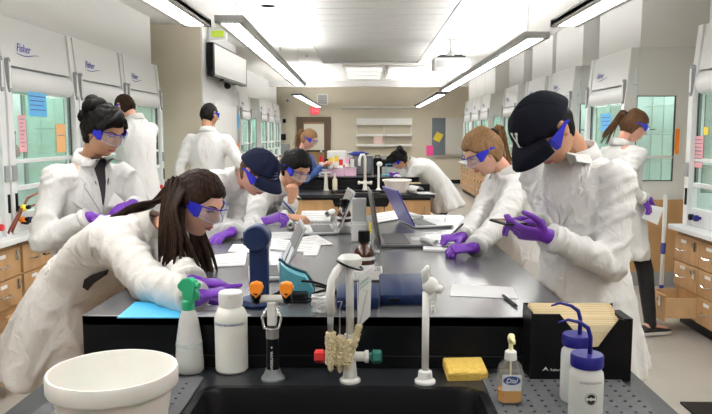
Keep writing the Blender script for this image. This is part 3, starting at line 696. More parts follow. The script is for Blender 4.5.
brush(.010, -.03, .10, .165, .008, 'thin beige bristle brush leaning right of the faucet pole', .25)
# instruction card hanging from the faucet
r = E('instruction_card', V((p.x + .032, p.y - .02, ZD + .15)), 0, 'white hanging card with green lettering on the faucet', 'card')
card = [(-.012, .0), (.022, .035), (.026, .165), (-.006, .145)]
obj('card', MB().rings([[V((x, 0, z)) for x, z in card], [V((x, .004, z)) for x, z in card]]), paper, r)
obj('card_edge', MB().box((-.012, .004, .0), (-.010, .03, .14)), white_p, r)
for k, s in enumerate(('EYEWASH', 'STATION')):
    text('lettering', s, .0085, ink_green, lambda v, k=k: V((-.005 + v.x * .62, -.0008 - v.z, .115 - k * .012 + v.y + v.x * .55)), r, depth=.0003)

# pure water tap (right pole)
p = at_deck(425, 382)
r = E('water_tap', p, 0, 'white upright water tap with a knobbed head, right of the faucet', 'tap')
obj('flange', MB().lathe([(0, 0), (.028, 0), (.028, .006), (.020, .012), (.018, .03), (.012, .034), (0, .034)], 24), white_p, r, auto=.6)
obj('pole', MB().tube([(0, 0, .03), (0, 0, .245)], .0095, 14), white_p, r, smooth=True)
obj('valve_body', MB().ball((.012, 0, .262), (.022, .018, .024), 16, 10).tube([(.004, 0, .262), (-.004, -.0, .30), (.004, -.01, .315)], [.012, .010, .006], 10).tube([(.02, 0, .258), (.043, -.004, .252)], [.016, .010], 10), white_p, r, smooth=True)
obj('valve_knob', MB().lathe([(0, -.035), (.012, -.035), (.016, -.03), (.017, -.015), (0, -.012)], 16, (.018, 0, .262), 'Y'), white_p, r, auto=.6)
obj('hose_nipple', MB().lathe([(.0, .19), (.005, .19), (.0065, .2), (.005, .202), (.007, .21), (.0055, .212), (.0075, .22), (.006, .222), (.008, .232), (.008, .245), (0, .245)], 12, (.02, -.004, 0)), white_p, r)

# sponge
a = at_deck(464, 374)
r = E('sponge', V((a.x, 1.845, ZD + .004)), math.radians(4), 'yellow rectangular sponge beside the sink', 'sponge')
obj('block', MB().box((-.055, -.045, 0), (.055, .04, .030)), sponge_m, r, bevel=.005).rotation_euler = (math.radians(11), 0, 0)
del r['label']; r['label'] = 'yellow rectangular sponge beside the sink'

# soap dispenser
p = at_deck(509.5, 405)
r = E('soap_dispenser', p + V((0, 0, .007)), math.radians(0), 'clear pump soap bottle with amber liquid, right of the sink', 'bottle')
def osec(wx, wy, z, n=24): return [V((wx * math.copysign(abs(math.cos(a)) ** .7, math.cos(a)), wy * math.copysign(abs(math.sin(a)) ** .7, math.sin(a)), z)) for a in (2*PI*k/n for k in range(n))]
obj('bottle', MB().rings([osec(.026, .016, 0), osec(.030, .019, .004), osec(.0315, .02, .05), osec(.0315, .02, .078), osec(.027, .018, .095), osec(.016, .014, .108), osec(.0135, .0135, .113)]), clear_m, r, auto=.6)
obj('soap', MB().rings([osec(.024, .014, .003), osec(.028, .017, .006), osec(.029, .0175, .034)]), soap_m, r, auto=.6)
obj('pump_collar', MB().lathe([(.0145, .108), (.0150, .11), (.014, .128), (.009, .132), (0, .132)], 16), white_p, r, auto=.6)
obj('pump_stem', MB().tube([(0, 0, .13), (0, 0, .152)], .0055, 10), mat('pale_yellow', (.85, .78, .42), .4), r)
obj('pump_head', MB().tube([(0, 0, .150), (0, 0, .162), (0, -.004, .168)], [.007, .009, .008], 12).tube([(0, -.002, .164), (0, -.028, .162), (0, -.032, .156)], [.006, .005, .004], 8), mat('pale_yellow', (.85, .78, .42), .4), r, smooth=True)
obj('dip_tube', MB().tube([(0, 0, .12), (.002, 0, .01)], .0025, 6), mat('pale_yellow', (.85, .78, .42), .4), r)
lb = obj('label_patch', MB().box((-.023, -.0208, .036), (.023, -.0200, .076)), mat('soap_label', (.62, .64, .66), .4), r)
obj('logo_patch', MB().rings([[V((.021 * math.cos(a), -.0212, .062 + .011 * math.sin(a))) for a in (2*PI*k/18 for k in range(18))], [V((.021 * math.cos(a), -.0206, .062 + .011 * math.sin(a))) for a in (2*PI*k/18 for k in range(18))]]), mat('soap_navy', (.03, .06, .2), .4), r)
text('lettering', 'Dial', .017, white_p, lambda v: V((v.x - .015, -.0214 - v.z, .056 + v.y)), r, shear=.3, depth=.0003)

# wash bottles
def wash_bottle(px, py, label, h=.142, rad=.0375, rz=0):
    q = at_deck(px, py)
    r = E('wash_bottle', V((q.x, q.y, ZD + .007)), rz, label, 'bottle', 'blue-capped wash bottles')
    obj('body', MB().lathe([(0, 0), (rad*.93, 0), (rad, .006), (rad, h*.8), (rad*.96, h*.88), (rad*.78, h*.95), (rad*.72, h), (0, h)], 32), frost_m, r, auto=.6)
    obj('cap', MB().lathe([(rad*.93, h - .004), (rad*.96, h), (rad*.96, h + .020), (rad*.9, h + .024), (0, h + .024)], 36), blue_p, r, auto=.6)
    obj('spout', MB().tube([(.006, 0, h + .02), (.006, 0, h + .062), (.0, 0, h + .082), (-.018, 0, h + .095), (-.045, .0, h + .101), (-.066, 0, h + .094)], [.0055, .0052, .005, .0042, .0034, .002], 10), blue_p, r, smooth=True)
    return r, rad, h
wash_bottle(575, 402, 'farther wash bottle with blue cap, behind its twin')
r, rad, h = wash_bottle(584.5, 428, 'nearest wash bottle with blue cap and round black mark')
R_ = rad + .0004
text('lettering', 'SQUEEZE BOTTLE', .0065, print_grey, lambda v: V((R_ * math.sin(v.x / R_), -R_ * math.cos(v.x / R_) - v.z, .108 + v.y)), r, align='CENTER', depth=.0002)
def onb(x, z): return V((R_ * math.sin(x / R_), -R_ * math.cos(x / R_) - .0005, z))
def ringmesh(r0, r1, zc, a0=0, a1=2*PI, n=24):
    m = MB(); vs = []
    for k in range(n + 1):
        a = a0 + (a1 - a0) * k / n; vs += [onb(r0 * math.cos(a), zc + r0 * math.sin(a)), onb(r1 * math.cos(a), zc + r1 * math.sin(a))]
    return m.add(vs, [(2*k, 2*k+1, 2*k+3, 2*k+2) for k in range(n)])
obj('round_mark', ringmesh(.0125, .0135, .075).add([onb(.009 * math.cos(a), .077 + .009 * math.sin(a)) for a in (PI*k/10 for k in range(11))], [tuple(range(11))]).add([onb(.009 * math.cos(a), .072 + .009 * math.sin(a)) for a in (PI + PI*k/10 for k in range(11))], [tuple(range(11))]), ink, r)

# file organiser
a = at_deck(527, 376)
r = E('file_organizer', V((PZ(527, 377, ZD).x, 1.80, ZD)), 0, 'black open file organizer full of tan envelopes, at lower right', 'file organizer')
Wf = .25; Df = .10; Hf = .19
# local: x right, y depth. front panel cut low on the right
fr = [(0, 0), (Wf, 0), (Wf, Hf*.80), (Wf - .03, Hf*.93), (Wf*.62, Hf*.45), (Wf*.38, Hf*.55), (.065, Hf*.88), (0, Hf*.92)]
obj('front_panel', MB().rings([[V((x, 0, z)) for x, z in [(0, 0), (Wf, 0), (Wf, Hf*.88), (Wf*.93, Hf*.90), (Wf*.72, Hf*.50), (Wf*.60, Hf*.50), (Wf*.30, Hf*.97), (0, Hf*.97)]], [V((x, .004, z)) for x, z in [(0, 0), (Wf, 0), (Wf, Hf*.88), (Wf*.93, Hf*.90), (Wf*.72, Hf*.50), (Wf*.60, Hf*.50), (Wf*.30, Hf*.97), (0, Hf*.97)]]]), black_p, r)
obj('back_panel', MB().box((0, Df, 0), (Wf, Df + .004, Hf)), black_p, r, bevel=.001)
obj('side_panel', MB().box((0, .004, 0), (.004, Df, Hf*.99)), black_p, r); obj('side_panel', MB().box((Wf - .004, .004, 0), (Wf + .02, Df, Hf*.9)), black_p, r); obj('base_panel', MB().box((0, 0, 0), (Wf, Df, .004)), black_p, r)
obj('logo_mark', MB().add([V(v) for v in ((.032, -.001, .028), (.050, -.001, .028), (.041, -.001, .041), (.041, -.001, .034))], [(0, 3, 2), (3, 1, 2)]), white_p, r)
text('lettering', 'Rubbermaid', .0095, white_p, lambda v: V((.054 + v.x * .9, -.0008 - v.z, .029 + v.y)), r, depth=.0003)
random.seed(3)
root_f = r
em = None
for k in range(17):
    o = E('envelope', V((root_f.location.x + .008, 1.80 + .008 + k * .0053, ZD + .005)), 0, 'tan envelope in the file organizer, %s' % (['frontmost', 'second from the front', 'third from the front', 'fourth from the front', 'fifth from the front', 'sixth from the front', 'seventh from the front', 'eighth from the front', 'middle one', 'eighth from the back', 'seventh from the back', 'sixth from the back', 'fifth from the back', 'fourth from the back', 'third from the back', 'second from the back', 'rearmost'][k]), 'envelope', 'tan envelopes in the file organizer')
    hgt = .150 + .0022 * k + random.uniform(-.003, .003)
    obj('envelope_body', MB().box((random.uniform(0, .006), 0, 0), (Wf - .014 - random.uniform(0, .006), .0035, hgt)), manila, o)
    obj('flap', MB().box((.01, -.0008, hgt - .018), (Wf - .03, 0, hgt)), mat('manila_light', (.80, .68, .46), .7), o)

# ---------------------------------------------------------------- on the table
def flat(name, corners, m, label, th=.0015, z=ZT, lines=0, group=None, cat='paper', curl=0):
    pts = [PZ(x, y, z) for x, y in corners]; c = sum(pts, V()) / len(pts); c.z = z
    r = E(name, c, 0, label, cat, group)
    P = [p - c for p in pts]
    # subdivided sheet with a slight curl at the edges
    A, B, C_, D_ = P; n = 8; top = []; 
    def pt(u, v): 
        q = A.lerp(B, u).lerp(D_.lerp(C_, u), v); e = max(abs(u - .5), abs(v - .5)) * 2
        return V((q.x, q.y, .0005 + curl * max(0, e - .5) ** 2 * 2 * (u * .6 + .4)))
    g = [[pt(i / n, j / n) for i in range(n + 1)] for j in range(n + 1)]
    vs = [v for row in g for v in row] + [v + V((0, 0, th)) for row in g for v in row]; N = (n + 1) ** 2
    fs = []
    for j in range(n):
        for i in range(n):
            a_ = j * (n + 1) + i; fs += [(a_, a_ + n + 1, a_ + n + 2, a_ + 1), (N + a_, N + a_ + 1, N + a_ + n + 2, N + a_ + n + 1)]
    for i in range(n): fs += [(i, i + 1, N + i + 1, N + i), (n * (n + 1) + i, N + n * (n + 1) + i, N + n * (n + 1) + i + 1, n * (n + 1) + i + 1)]
    for j in range(n): fs += [(j * (n + 1), N + j * (n + 1), N + (j + 1) * (n + 1), (j + 1) * (n + 1)), (j * (n + 1) + n, (j + 1) * (n + 1) + n, N + (j + 1) * (n + 1) + n, N + j * (n + 1) + n)]
    obj('page', MB().add(vs, fs), m, r)
    for k in range(lines):
        v = (k + 1) / (lines + 1.5); e = .85 - .25 * (k % 3 == 2)
        q = [pt(.1, v), pt(e, v), pt(e, v + .025), pt(.1, v + .025)]; q = [x + V((0, 0, th + .0004)) for x in q]
        obj('print_line', MB().add(q, [(3, 2, 1, 0)]), print_grey, r)
    return r
flat('worksheet', [(117, 318.5), (182, 318.5), (196, 302), (135, 303)], paper_cyan, 'bright cyan paper sheet at the front left of the bench', th=.003)
flat('worksheet', [(183, 317), (240, 317), (240, 295), (190, 297)], paper, 'white sheet under the leaning woman\'s purple gloves', lines=3)
flat('worksheet', [(205, 268), (245, 266), (247, 252), (212, 256)], paper, 'white sheet in front of the leaning woman, nearest her glove', lines=4, th=.003)
flat('worksheet', [(228, 252), (250, 253), (252, 245), (233, 245)], paper, 'white sheet just left of the navy instrument head', lines=3, th=.004)
flat('worksheet', [(270, 250), (318, 254), (322, 243), (272, 240)], paper, 'white papers lying in front of the capped leaning man', lines=4, th=.006)
flat('worksheet', [(266, 241), (298, 238), (303, 232), (268, 233)], paper, 'white sheet beside the grey laptop keyboard', lines=3, th=.003)
flat('worksheet', [(308, 246), (334, 245), (316, 235), (300, 238)], paper, 'tilted white sheet right of the open steel laptop lid', lines=4, curl=.004)
flat('worksheet', [(303, 256), (317, 256), (320, 245), (306, 245)], paper, 'small white slip at the end of the papers', th=.003)
flat('worksheet', [(450, 296), (518, 299), (513, 287.5), (452, 284)], paper, 'single blank white sheet at the right of the bench front')
flat('worksheet', [(374, 224), (398, 220), (397, 211), (376, 214)], paper, 'white sheet behind the right-hand grey laptop', lines=2, curl=.01)
flat('worksheet', [(423, 251), (462, 253), (470, 236), (425, 236)], paper, 'open notebook page under the blonde woman\'s gloves', lines=4, th=.008)
flat('worksheet', [(410, 222), (444, 222), (446, 217), (408, 216)], paper, 'notebook behind the indigo laptop', lines=2, th=.008)
flat('worksheet', [(300, 222), (330, 222), (332, 212), (302, 212)], paper, 'notebook page under the chin-resting woman\'s writing hand', lines=3, th=.008)
def pen(px0, py0, px1, py1, z0, z1, label, m=ink):
    a = PZ(px0, py0, z0); b = PZ(px1, py1, z1); r = E('pen', a, 0, label, 'pen'); d = b - a
    obj('barrel', MB().tube([(0, 0, 0), d * .12, d * .85, d], [.0012, .0045, .0045, .0035], 8), m, r, smooth=True)
    obj('pen_tip', MB().tube([d * -.03, d * .05], [.0005, .003], 6), steel, r)
    obj('clip', MB().tube([d * .98 + V((0, 0, .006)), d * .7 + V((0, 0, .0065))], .001, 4), steel, r)
pen(502, 294.5, 517, 306, ZT + .005, ZT + .005, 'black pen lying on the white sheet at the bench front')
# spiral page rolls
def roll(px, py, rad, wd, rz, label, cat='notebook'):
    q = PZ(px, py, ZT); r = E('notebook_roll', V((q.x, q.y, ZT + .006 + rad)), rz, label, cat)
    m = MB(); prof = []
    for k in range(26):
        a = k * .5; rr_ = rad * (1 - .022 * k); prof.append((rr_ * math.cos(a), rr_ * math.sin(a)))
    vs = []; n = len(prof)
    for x, z in prof: vs += [V((x, -wd/2, z)), V((x, wd/2, z))]
    for x, z in prof: vs += [V((x*.96, -wd/2, z*.96)), V((x*.96, wd/2, z*.96))]
    fs = [(2*k, 2*k+1, 2*k+3, 2*k+2) for k in range(n-1)] + [(2*n+2*k, 2*n+2*k+2, 2*n+2*k+3, 2*n+2*k+1) for k in range(n-1)] + [(2*k, 2*k+2, 2*n+2*k+2, 2*n+2*k) for k in range(n-1)] + [(2*k+1, 2*n+2*k+1, 2*n+2*k+3, 2*k+3) for k in range(n-1)]
    obj('pages', m.add(vs, fs), paper, r, smooth=True)
    obj('spiral_binding', MB().tube([(rad * .5 * math.cos(k), -wd/2 + wd * k / 60, rad * .5 * math.sin(k)) for k in range(61)], .0015, 4), steel, r)
roll(429, 246, .017, .14, math.radians(20), 'rolled-back white notebook pages at the blonde woman\'s notebook edge')
roll(290, 229, .020, .12, math.radians(10), 'curled white notebook under the capped man\'s glove')
roll(330, 217, .020, .14, math.radians(-10), 'curled notebook pages behind the grey laptop screen')
roll(415, 219, .014, .20, math.radians(20), 'curled notebook pages beside the indigo laptop lid')
# laptops
def laptop(loc, rz, wd, dp, ang, lid_m, base_m, label, ld=None):
    ld = ld or dp
    r = E('laptop', V((loc.x, loc.y, ZT)), rz, label, 'laptop')
    obj('base', MB().box((-wd/2, -dp, .003), (wd/2, 0, .015)), base_m, r, bevel=.003)
    obj('keyboard', MB().box((-wd/2 + .02, -dp * .58, .015), (wd/2 - .02, -dp * .1, .0165)), keys_m, r)
    obj('touchpad', MB().box((-.05, -dp * .95, .015), (.05, -dp * .66, .0158)), mat('touchpad', (.4, .4, .42), .3), r)
    rm = Matrix.Rotation(math.radians(ang), 3, 'X')
    l = obj('lid', MB().box((-wd/2, -.004, 0), (wd/2, .004, ld)), lid_m, r, bevel=.003); l.location = (0, .002, .014); l.rotation_euler = (math.radians(ang), 0, 0)
    obj('screen', MB().box((-wd/2 + .012, -.0055, .015), (wd/2 - .012, -.004, ld - .012)), screen_dark, l)
    return r
def q(px, py): return PZ(px, py, ZT)
# steel laptop seen from behind its screen, near left
a = PZ(286, 281, ZT)
lp = laptop(V((PZ(279, 279, ZT).x, PZ(279, 279, ZT).y + .08, 0)), math.radians(-80), .24, .12, -24, alu, alu, 'open laptop with dark screen beside the navy instrument', .19)
s = [c for c in kids(lp) if c.name.startswith('lid')][0]
for k in range(2): obj('window_on_screen', MB().box((-.12 + k * .14, -.0060, .03), (-.02 + k * .13, -.0055, .10)), mat('screen_glow', (.5, .52, .55), .4, emit=.35), s)
laptop(V((-.165, 3.62, 0)), math.radians(-82), .32, .22, -22, alu, alu, 'silver laptop open toward the capped leaning man')
laptop(V((PZ(378, 242, ZT).x, PZ(378, 242, ZT).y, 0)), math.radians(93), .36, .24, -9, mat('laptop_dark', (.06, .06, .06), .4), mat('laptop_dark_base', (.11, .11, .115), .3), 'thin grey laptop open toward the right side of the bench')
laptop(V((PZ(407, 225, ZT).x, PZ(407, 225, ZT).y, 0)), math.radians(103), .32, .22, -27, lid_purple, alu, 'laptop with an indigo lid open near the blonde woman')

# navy instrument (column with drum head)
p = PZ(260, 312, ZT)
r = E('spectrometer', V((-.325, 2.02, ZT)), math.radians(0), 'navy column instrument with a round drum head and round foot', 'instrument')
obj('foot', MB().lathe([(0, 0), (.055, 0), (.058, .01), (.05, .022), (.0, .026)], 28), navy, r, auto=.6)
obj('column', MB().box((-.028, .01, .01), (.028, .05, .20)), navy, r, bevel=.008)
obj('drum_head', MB().lathe([(0, -.028), (.033, -.028), (.037, -.024), (.038, .045), (.034, .052), (0, .052)], 36, (.0, .02, .205), 'Y'), navy, r, auto=.5)
obj('rim_ring', MB().tube([(.037 * math.cos(a), -.010, .205 + .037 * math.sin(a)) for a in (2*PI*k/32 for k in range(32))], .0028, 6, closed=True), mat('navy_light', (.12, .17, .30), .35), r, smooth=True)
obj('side_bracket', MB().box((-.043, .0, .18), (-.030, .06, .222)).box((-.050, .005, .19), (-.043, .05, .202)), mat('navy_bracket', (.06, .08, .15), .3), r, bevel=.003)
# teal pouch
p = PZ(284, 306, ZT)
r = E('teal_case', V((-.222, 2.12, ZT)), math.radians(10), 'translucent teal padded case with a dark zip edge', 'case')
cs = [(-.05, 0), (.05, 0), (.055, .03), (.03, .075), (.0, .085), (-.03, .10), (-.05, .12)]
obj('shell', MB().rings([[V((x * s_, y, z * s_)) for x, z in cs] for y, s_ in ((-.03, .92), (-.02, 1), (.03, 1), (.04, .92))]), teal, r, auto=.6)
obj('zip_edge', MB().tube([V((x, 0, z + .002)) for x, z in [(-.052, .122), (-.03, .103), (0, .088), (.03, .078), (.052, .045), (.056, .02), (.052, 0)]], .005, 8), mat('dark_teal', (.01, .07, .09), .5), r, smooth=True)
# cables
r = E('power_cable', PZ(305, 300, ZT), 0, 'tangle of black cables on the bench behind the faucet', 'cable')
random.seed(11)
def loop(pts, rad=.0035): obj('loop', MB().tube(pts, rad, 7), black_p, r, smooth=True)
loop([(.10 * math.cos(a) * (1 + .2 * math.sin(a * 2)) - .01, .05 * math.sin(a), .006 + .03 * max(0, math.sin(a))) for a in (k * .35 for k in range(20))])
loop([(.06 * math.cos(a) + .02, .04 * math.sin(a) + .01, .012 + .022 * max(0, math.sin(a + .5))) for a in (k * .35 for k in range(22))])
loop([(-.09 + k * .02, .01 + .02 * math.sin(k * .8), .01 + .05 * math.sin(k * PI / 10)) for k in range(11)], .004)
loop([(.11 - k * .012, -.0 + .015 * math.sin(k), .008 + .025 * math.sin(k * PI / 8)) for k in range(9)], .004)
obj('adapter', MB().box((-.05, -.03, 0), (.01, .01, .028)), black_p, r, bevel=.006)
# crumpled clear cup
p = PZ(318, 319, ZT); r = E('crumpled_cup', V((p.x, 1.95, ZT)), 0, 'small crumpled clear plastic cup beside the cables', 'cup')
random.seed(4); rs = []
for i in range(9):
    rs.append([((.020 + .004 * i / 8) * (1 + .22 * random.uniform(-1, 1)) * math.cos(2*PI*k/12), (.020 + .004*i/8) * (1 + .22 * random.uniform(-1, 1)) * math.sin(2*PI*k/12), .045 * i / 8 + random.uniform(-.002, .002) * (i > 0)) for k in range(12)])
obj('wall', MB().rings(rs, cap=False), mat('cloudy_film', (.75, .76, .76), .2, trans=.3), r); obj('rim', MB().tube(rs[-1], .0015, 5, closed=True), white_p, r)
# navy boxes
def nbox(px0, px1, y, dp, hgt, label, rz=0):
    a = PZ(0, 0, ZT) if 0 else None
    x0 = PY(px0, 300, y).x; x1 = PY(px1, 300, y).x
    r = E('instrument_box', V(((x0 + x1) / 2, y, ZT)), math.radians(rz), label, 'instrument'); wd = x1 - x0
    obj('case', MB().rings([[V(v) for v in ((-wd/2, 0, 0), (wd/2, 0, 0), (wd/2, 0, hgt*.6), (-wd/2, 0, hgt*.6))], [V(v) for v in ((-wd/2, dp, 0), (wd/2, dp, 0), (wd/2, dp, hgt), (-wd/2, dp, hgt))]]), navy_case, r, bevel=.008, auto=.6)
    obj('foot_strip', MB().box((-wd/2 + .01, .01, -.0), (wd/2 - .01, dp - .01, .004)), black_p, r)
    obj('side_port', MB().box((-wd*.3, -.003, hgt * .2), (-wd*.1, .0, hgt * .4)), black_p, r)
    return r
nbox(380, 427, 2.02, .22, .055, 'wide flat navy instrument box right of the faucet')
nbox(336, 379, 1.97, .10, .060, 'small navy instrument box behind the faucet pole')
# reagent bottles in trays
def reagent(px, py, label, tl):
    c = PZ(px, py, ZT)
    t = E('white_tray', c, 0, tl, 'tray')
    obj('floor_plate', MB().box((-.055, -.045, 0), (.065, .06, .006)), white_p, t)
    for a, b in (((-.055, -.045, 0), (.065, -.040, .035)), ((-.055, .055, 0), (.065, .06, .035)), ((-.055, -.04, 0), (-.05, .055, .035)), ((.06, -.04, 0), (.065, .055, .035))): obj('tray_side', MB().box(a, b), white_p, t)
    r = E('reagent_bottle', c + V((0, 0, .006)), 0, label, 'bottle')
    obj('glass', MB().lathe([(0, 0), (.034, 0), (.037, .004), (.037, .085), (.030, .105), (.016, .118), (.016, .135), (0, .135)], 24), amber, r, auto=.6)
    obj('cap', MB().lathe([(.0, .128), (.020, .128), (.021, .13), (.021, .165), (.018, .168), (0, .168)], 20), black_p, r, auto=.6)
    obj('label_band', MB().lathe([(.0375, .025), (.0375, .05)], 24, cap=False), paper, r); obj('label_band', MB().lathe([(.0375, .066), (.0375, .078)], 24, cap=False), paper, r)
    return c
c = reagent(364, 279, 'amber reagent bottle with black cap, nearer one', 'white tray under the nearer amber bottle')
r = E('glass_vial', c + V((.045, .01, .006)), 0, 'clear glass vial beside the nearer amber bottle', 'vial'); obj('tube', MB().lathe([(0, 0), (.008, 0), (.009, .005), (.009, .09)], 12, cap=False), clear_m, r); obj('rim', MB().lathe([(.010, .088), (.010, .094), (.008, .094)], 12, cap=False), white_p, r)
r = E('yellow_swab', c + V((.02, .05, .006)), 0, 'thin yellow-topped stick behind the nearer amber bottle', 'stick'); obj('stick', MB().tube([(0, 0, 0), (.002, 0, .16)], .002, 6), white_p, r); obj('tip', MB().tube([(.002, 0, .15), (.002, 0, .19)], .004, 8), yellow_p, r)
reagent(344, 232, 'amber reagent bottle with black cap, farther one', 'white tray under the farther amber bottle')
r = E('label_dispenser', PZ(358, 240, ZT), 0, 'white stepped plastic stand right of the farther amber bottle', 'stand')
obj('tower', MB().box((-.028, 0, 0), (.040, .06, .20)), mat('stand_grey', (.42, .43, .44), .4), r, bevel=.004); obj('step', MB().box((-.03, -.06, 0), (.045, 0, .085)), white_p, r, bevel=.004); obj('step_top', MB().box((-.028, -.055, .085), (.043, 0, .09)), mat('stand_light', (.65, .66, .67), .4), r)
r = E('plastic_jug', PZ(349, 222, ZT), 0, 'cream plastic jug behind the farther amber bottle', 'jug'); obj('body', MB().lathe([(0, 0), (.04, 0), (.042, .01), (.040, .12), (.018, .16), (.018, .19), (0, .19)], 18), mat('cream_jug', (.80, .74, .55), .4), r, smooth=True); obj('handle', MB().tube([(.03, 0, .14), (.055, 0, .12), (.055, 0, .06), (.04, 0, .04)], .006, 8), mat('cream_jug', (.8,.74,.55), .4), r)
# flask pen near
pen(330, 200, 326, 213, ZT + .10, ZT + .02, 'blue pen held by the chin-resting woman') if 0 else None

# ---------------------------------------------------------------- on the second bench
def B(px, py, z, y=None): return PZ(px, py, z)
def box_thing(name, px0, px1, py0, py1, y, dp, m, label, cat, lid=None, z0=None, be=.01):
    a = PY(px0, py1, y); b = PY(px1, py0, y); zb = z0 if z0 is not None else a.z
    r = E(name, V(((a.x + b.x) / 2, y, zb)), 0, label, cat); wd = b.x - a.x; hh = b.z - zb
    obj('box_body', MB().box((-wd/2, 0, 0), (wd/2, dp, hh)), m, r, bevel=be)
    if lid: obj('band', MB().box((-wd/2 - .004, -.004, hh * lid[1]), (wd/2 + .004, dp + .004, hh * lid[2])), lid[0], r)
    return r, wd, hh
box_thing('cooler_box', 327, 346, 151, 166, 9.2, .3, white_p, 'white box with a red band on the second bench', 'box', (red_p, .05, .35), ZT)
r, wd, hh = box_thing('monitor', 353, 373, 156, 180, 8.7, .05, mat('monitor_grey', (.09, .10, .11), .4), 'dark grey monitor standing on the second bench', 'monitor', None, ZT)
obj('screen', MB().box((-wd/2 + .02, -.003, .03), (wd/2 - .02, 0, hh - .02)), mat('monitor_face', (.12, .13, .14), .3), r); obj('stand_foot', MB().box((-.1, -.05, 0), (.1, .12, .012)), black_p, r)
r, wd, hh = box_thing('black_case', 373.5, 382, 158, 180, 8.8, .25, black_p, 'black upright case beside the dark monitor', 'case', None, ZT); obj('handle', MB().tube([(-.03, .12, hh), (-.03, .12, hh + .03), (.03, .12, hh + .03), (.03, .12, hh)], .006, 6), black_p, r)
for k, (x0, x1, ya) in enumerate(((322, 344, 169), (344.5, 356, 168))):
    r, wd, hh = box_thing('pink_tub', x0, x1, ya, 183, 8.35, .2, mat('pale_pink_plastic', (.80, .50, .66), .35), 'pink plastic tub on the second bench, ' + ('wider one on the left' if k == 0 else 'narrower one on the right'), 'tub', (mat('pink_rim', (.85, .62, .75), .35), .85, 1.0), ZT)
for k, (px, m, n) in enumerate(((326, black_p, 'black'), (331, yellow_p, 'yellow'), (336, yellow_p, 'second yellow'), (341, red_p, 'red'), (347, pink_p, 'pink'), (321.5, red_p, 'dark red'), (352, white_p, 'white'))):
    c = PY(px, 169, 8.5); r = E('small_bottle', V((c.x, 8.6 - .12 * (k % 2), ZT)), 0, 'small jar with a %s cap behind the pink tubs' % n, 'jar')
    obj('jar', MB().lathe([(0, 0), (.028, 0), (.03, .01), (.03, .11 + .02 * (k % 3)), (.022, .13 + .02 * (k % 3)), (0, .13 + .02 * (k % 3))], 12), white_p, r, auto=.6); obj('jar_cap', MB().lathe([(.024, .128 + .02 * (k % 3)), (.026, .2 + .02 * (k % 3)), (0, .2 + .02 * (k % 3))], 12), m, r, auto=.6)
def small_faucet(px, label, h=.33):
    c = PY(px, 190, 8.1); r = E('bench_faucet', V((c.x, 8.1, ZD)), 0, label, 'faucet')
    obj('base_flange', MB().lathe([(0, 0), (.04, 0), (.03, .02), (.022, .05), (.02, .12), (0, .12)], 14), white_p, r, auto=.6)
    obj('riser', MB().tube([(0, 0, .1), (0, 0, h - .04), (-.015, -.01, h), (-.045, -.03, h), (-.065, -.045, h - .05), (-.067, -.05, h - .13)], .016, 10), white_p, r, smooth=True)
    for s in (-1, 1): obj('handle', MB().tube([(0, 0, .09), (s * .06, 0, .09), (s * .061, 0, .09), (s * .085, 0, .09)], [.015, .015, .022, .02], 10), white_p, r, auto=.6)
small_faucet(365, 'white gooseneck faucet in front of the dark monitor', .42)
c = PY(378.5, 190, 8.1); r = E('water_tap', V((c.x, 8.1, ZD)), 0, 'slim white water tap on the second bench', 'tap'); obj('pole', MB().lathe([(0, 0), (.035, 0), (.03, .015), (.014, .03), (.012, .3), (0, .3)], 12), white_p, r, auto=.6); obj('tap_head', MB().ball((.01, 0, .31), (.035, .025, .03), 10, 7), white_p, r, smooth=True)
c = PY(326, 190, 8.1); r = E('gas_turret', V((c.x, 8.1, ZD)), 0, 'pale gas turret at the left of the second bench sink', 'gas tap'); obj('column', MB().lathe([(0, 0), (.035, 0), (.025, .03), (.02, .2), (0, .2)], 12), mat('turret_cream', (.7, .68, .6), .4), r, auto=.6); obj('cross_arm', MB().tube([(-.06, 0, .2), (.06, 0, .2)], .018, 8), grey_p, r)
# white tub on second deck
c = PZ(397, 193, ZD); r = E('plastic_tub', V((c.x, 7.78, ZD)), 0, 'white plastic tub on the second bench sink deck', 'tub')
obj('bowl', MB().lathe([(0, 0), (.105, 0), (.112, .006), (.15, .13), (.165, .133), (.165, .15), (.15, .152), (.14, .13), (.10, .012), (0, .01)], 32), tub_m, r, auto=.5)
r, wd, hh = box_thing('file_organizer', 399, 430, 184, 194, 8.0, .15, black_p, 'black file organizer on the second bench right end', 'file organizer', None, ZD)
obj('folders', MB().box((-wd/2 + .02, .03, hh), (wd/2 - .1, .1, hh + .012)), manila, r)
c = PZ(420, 196, ZD); r = E('paper_towels', V((c.x - .03, 7.62, ZD + .045)), math.radians(-70), 'curled white paper on the second bench deck edge', 'paper')
vs = []
prof = [(.045 * math.cos(a) * (1 - a * .03), .045 * math.sin(a) * (1 - a * .03)) for a in (k * .35 for k in range(16))]
prof = [(.0, -.044), (.1, -.042), (.2, -.042)][::-1] + [(math.cos(a) * .042, math.sin(a) * .042) for a in (-PI/2 - k * .35 for k in range(14))]
for x, z in prof: vs += [V((-.12, x, z)), V((.12, x, z))]
for x, z in prof: vs += [V((-.12, x, z + .004)), V((.12, x, z + .004))]
n = len(prof)
obj('sheet', MB().add(vs, [(2*k, 2*k+1, 2*k+3, 2*k+2) for k in range(n-1)] + [(2*n+2*k, 2*n+2*k+2, 2*n+2*k+3, 2*n+2*k+1) for k in range(n-1)]), paper, r)
c = PZ(345, 196, ZD)
o = obj('drain_mat', MB().box((-.2, 7.55, ZD), (.14, 7.75, ZD + .01)), black_p, bevel=.003); tag(o, 'flat black mat on the second bench deck edge', 'mat')
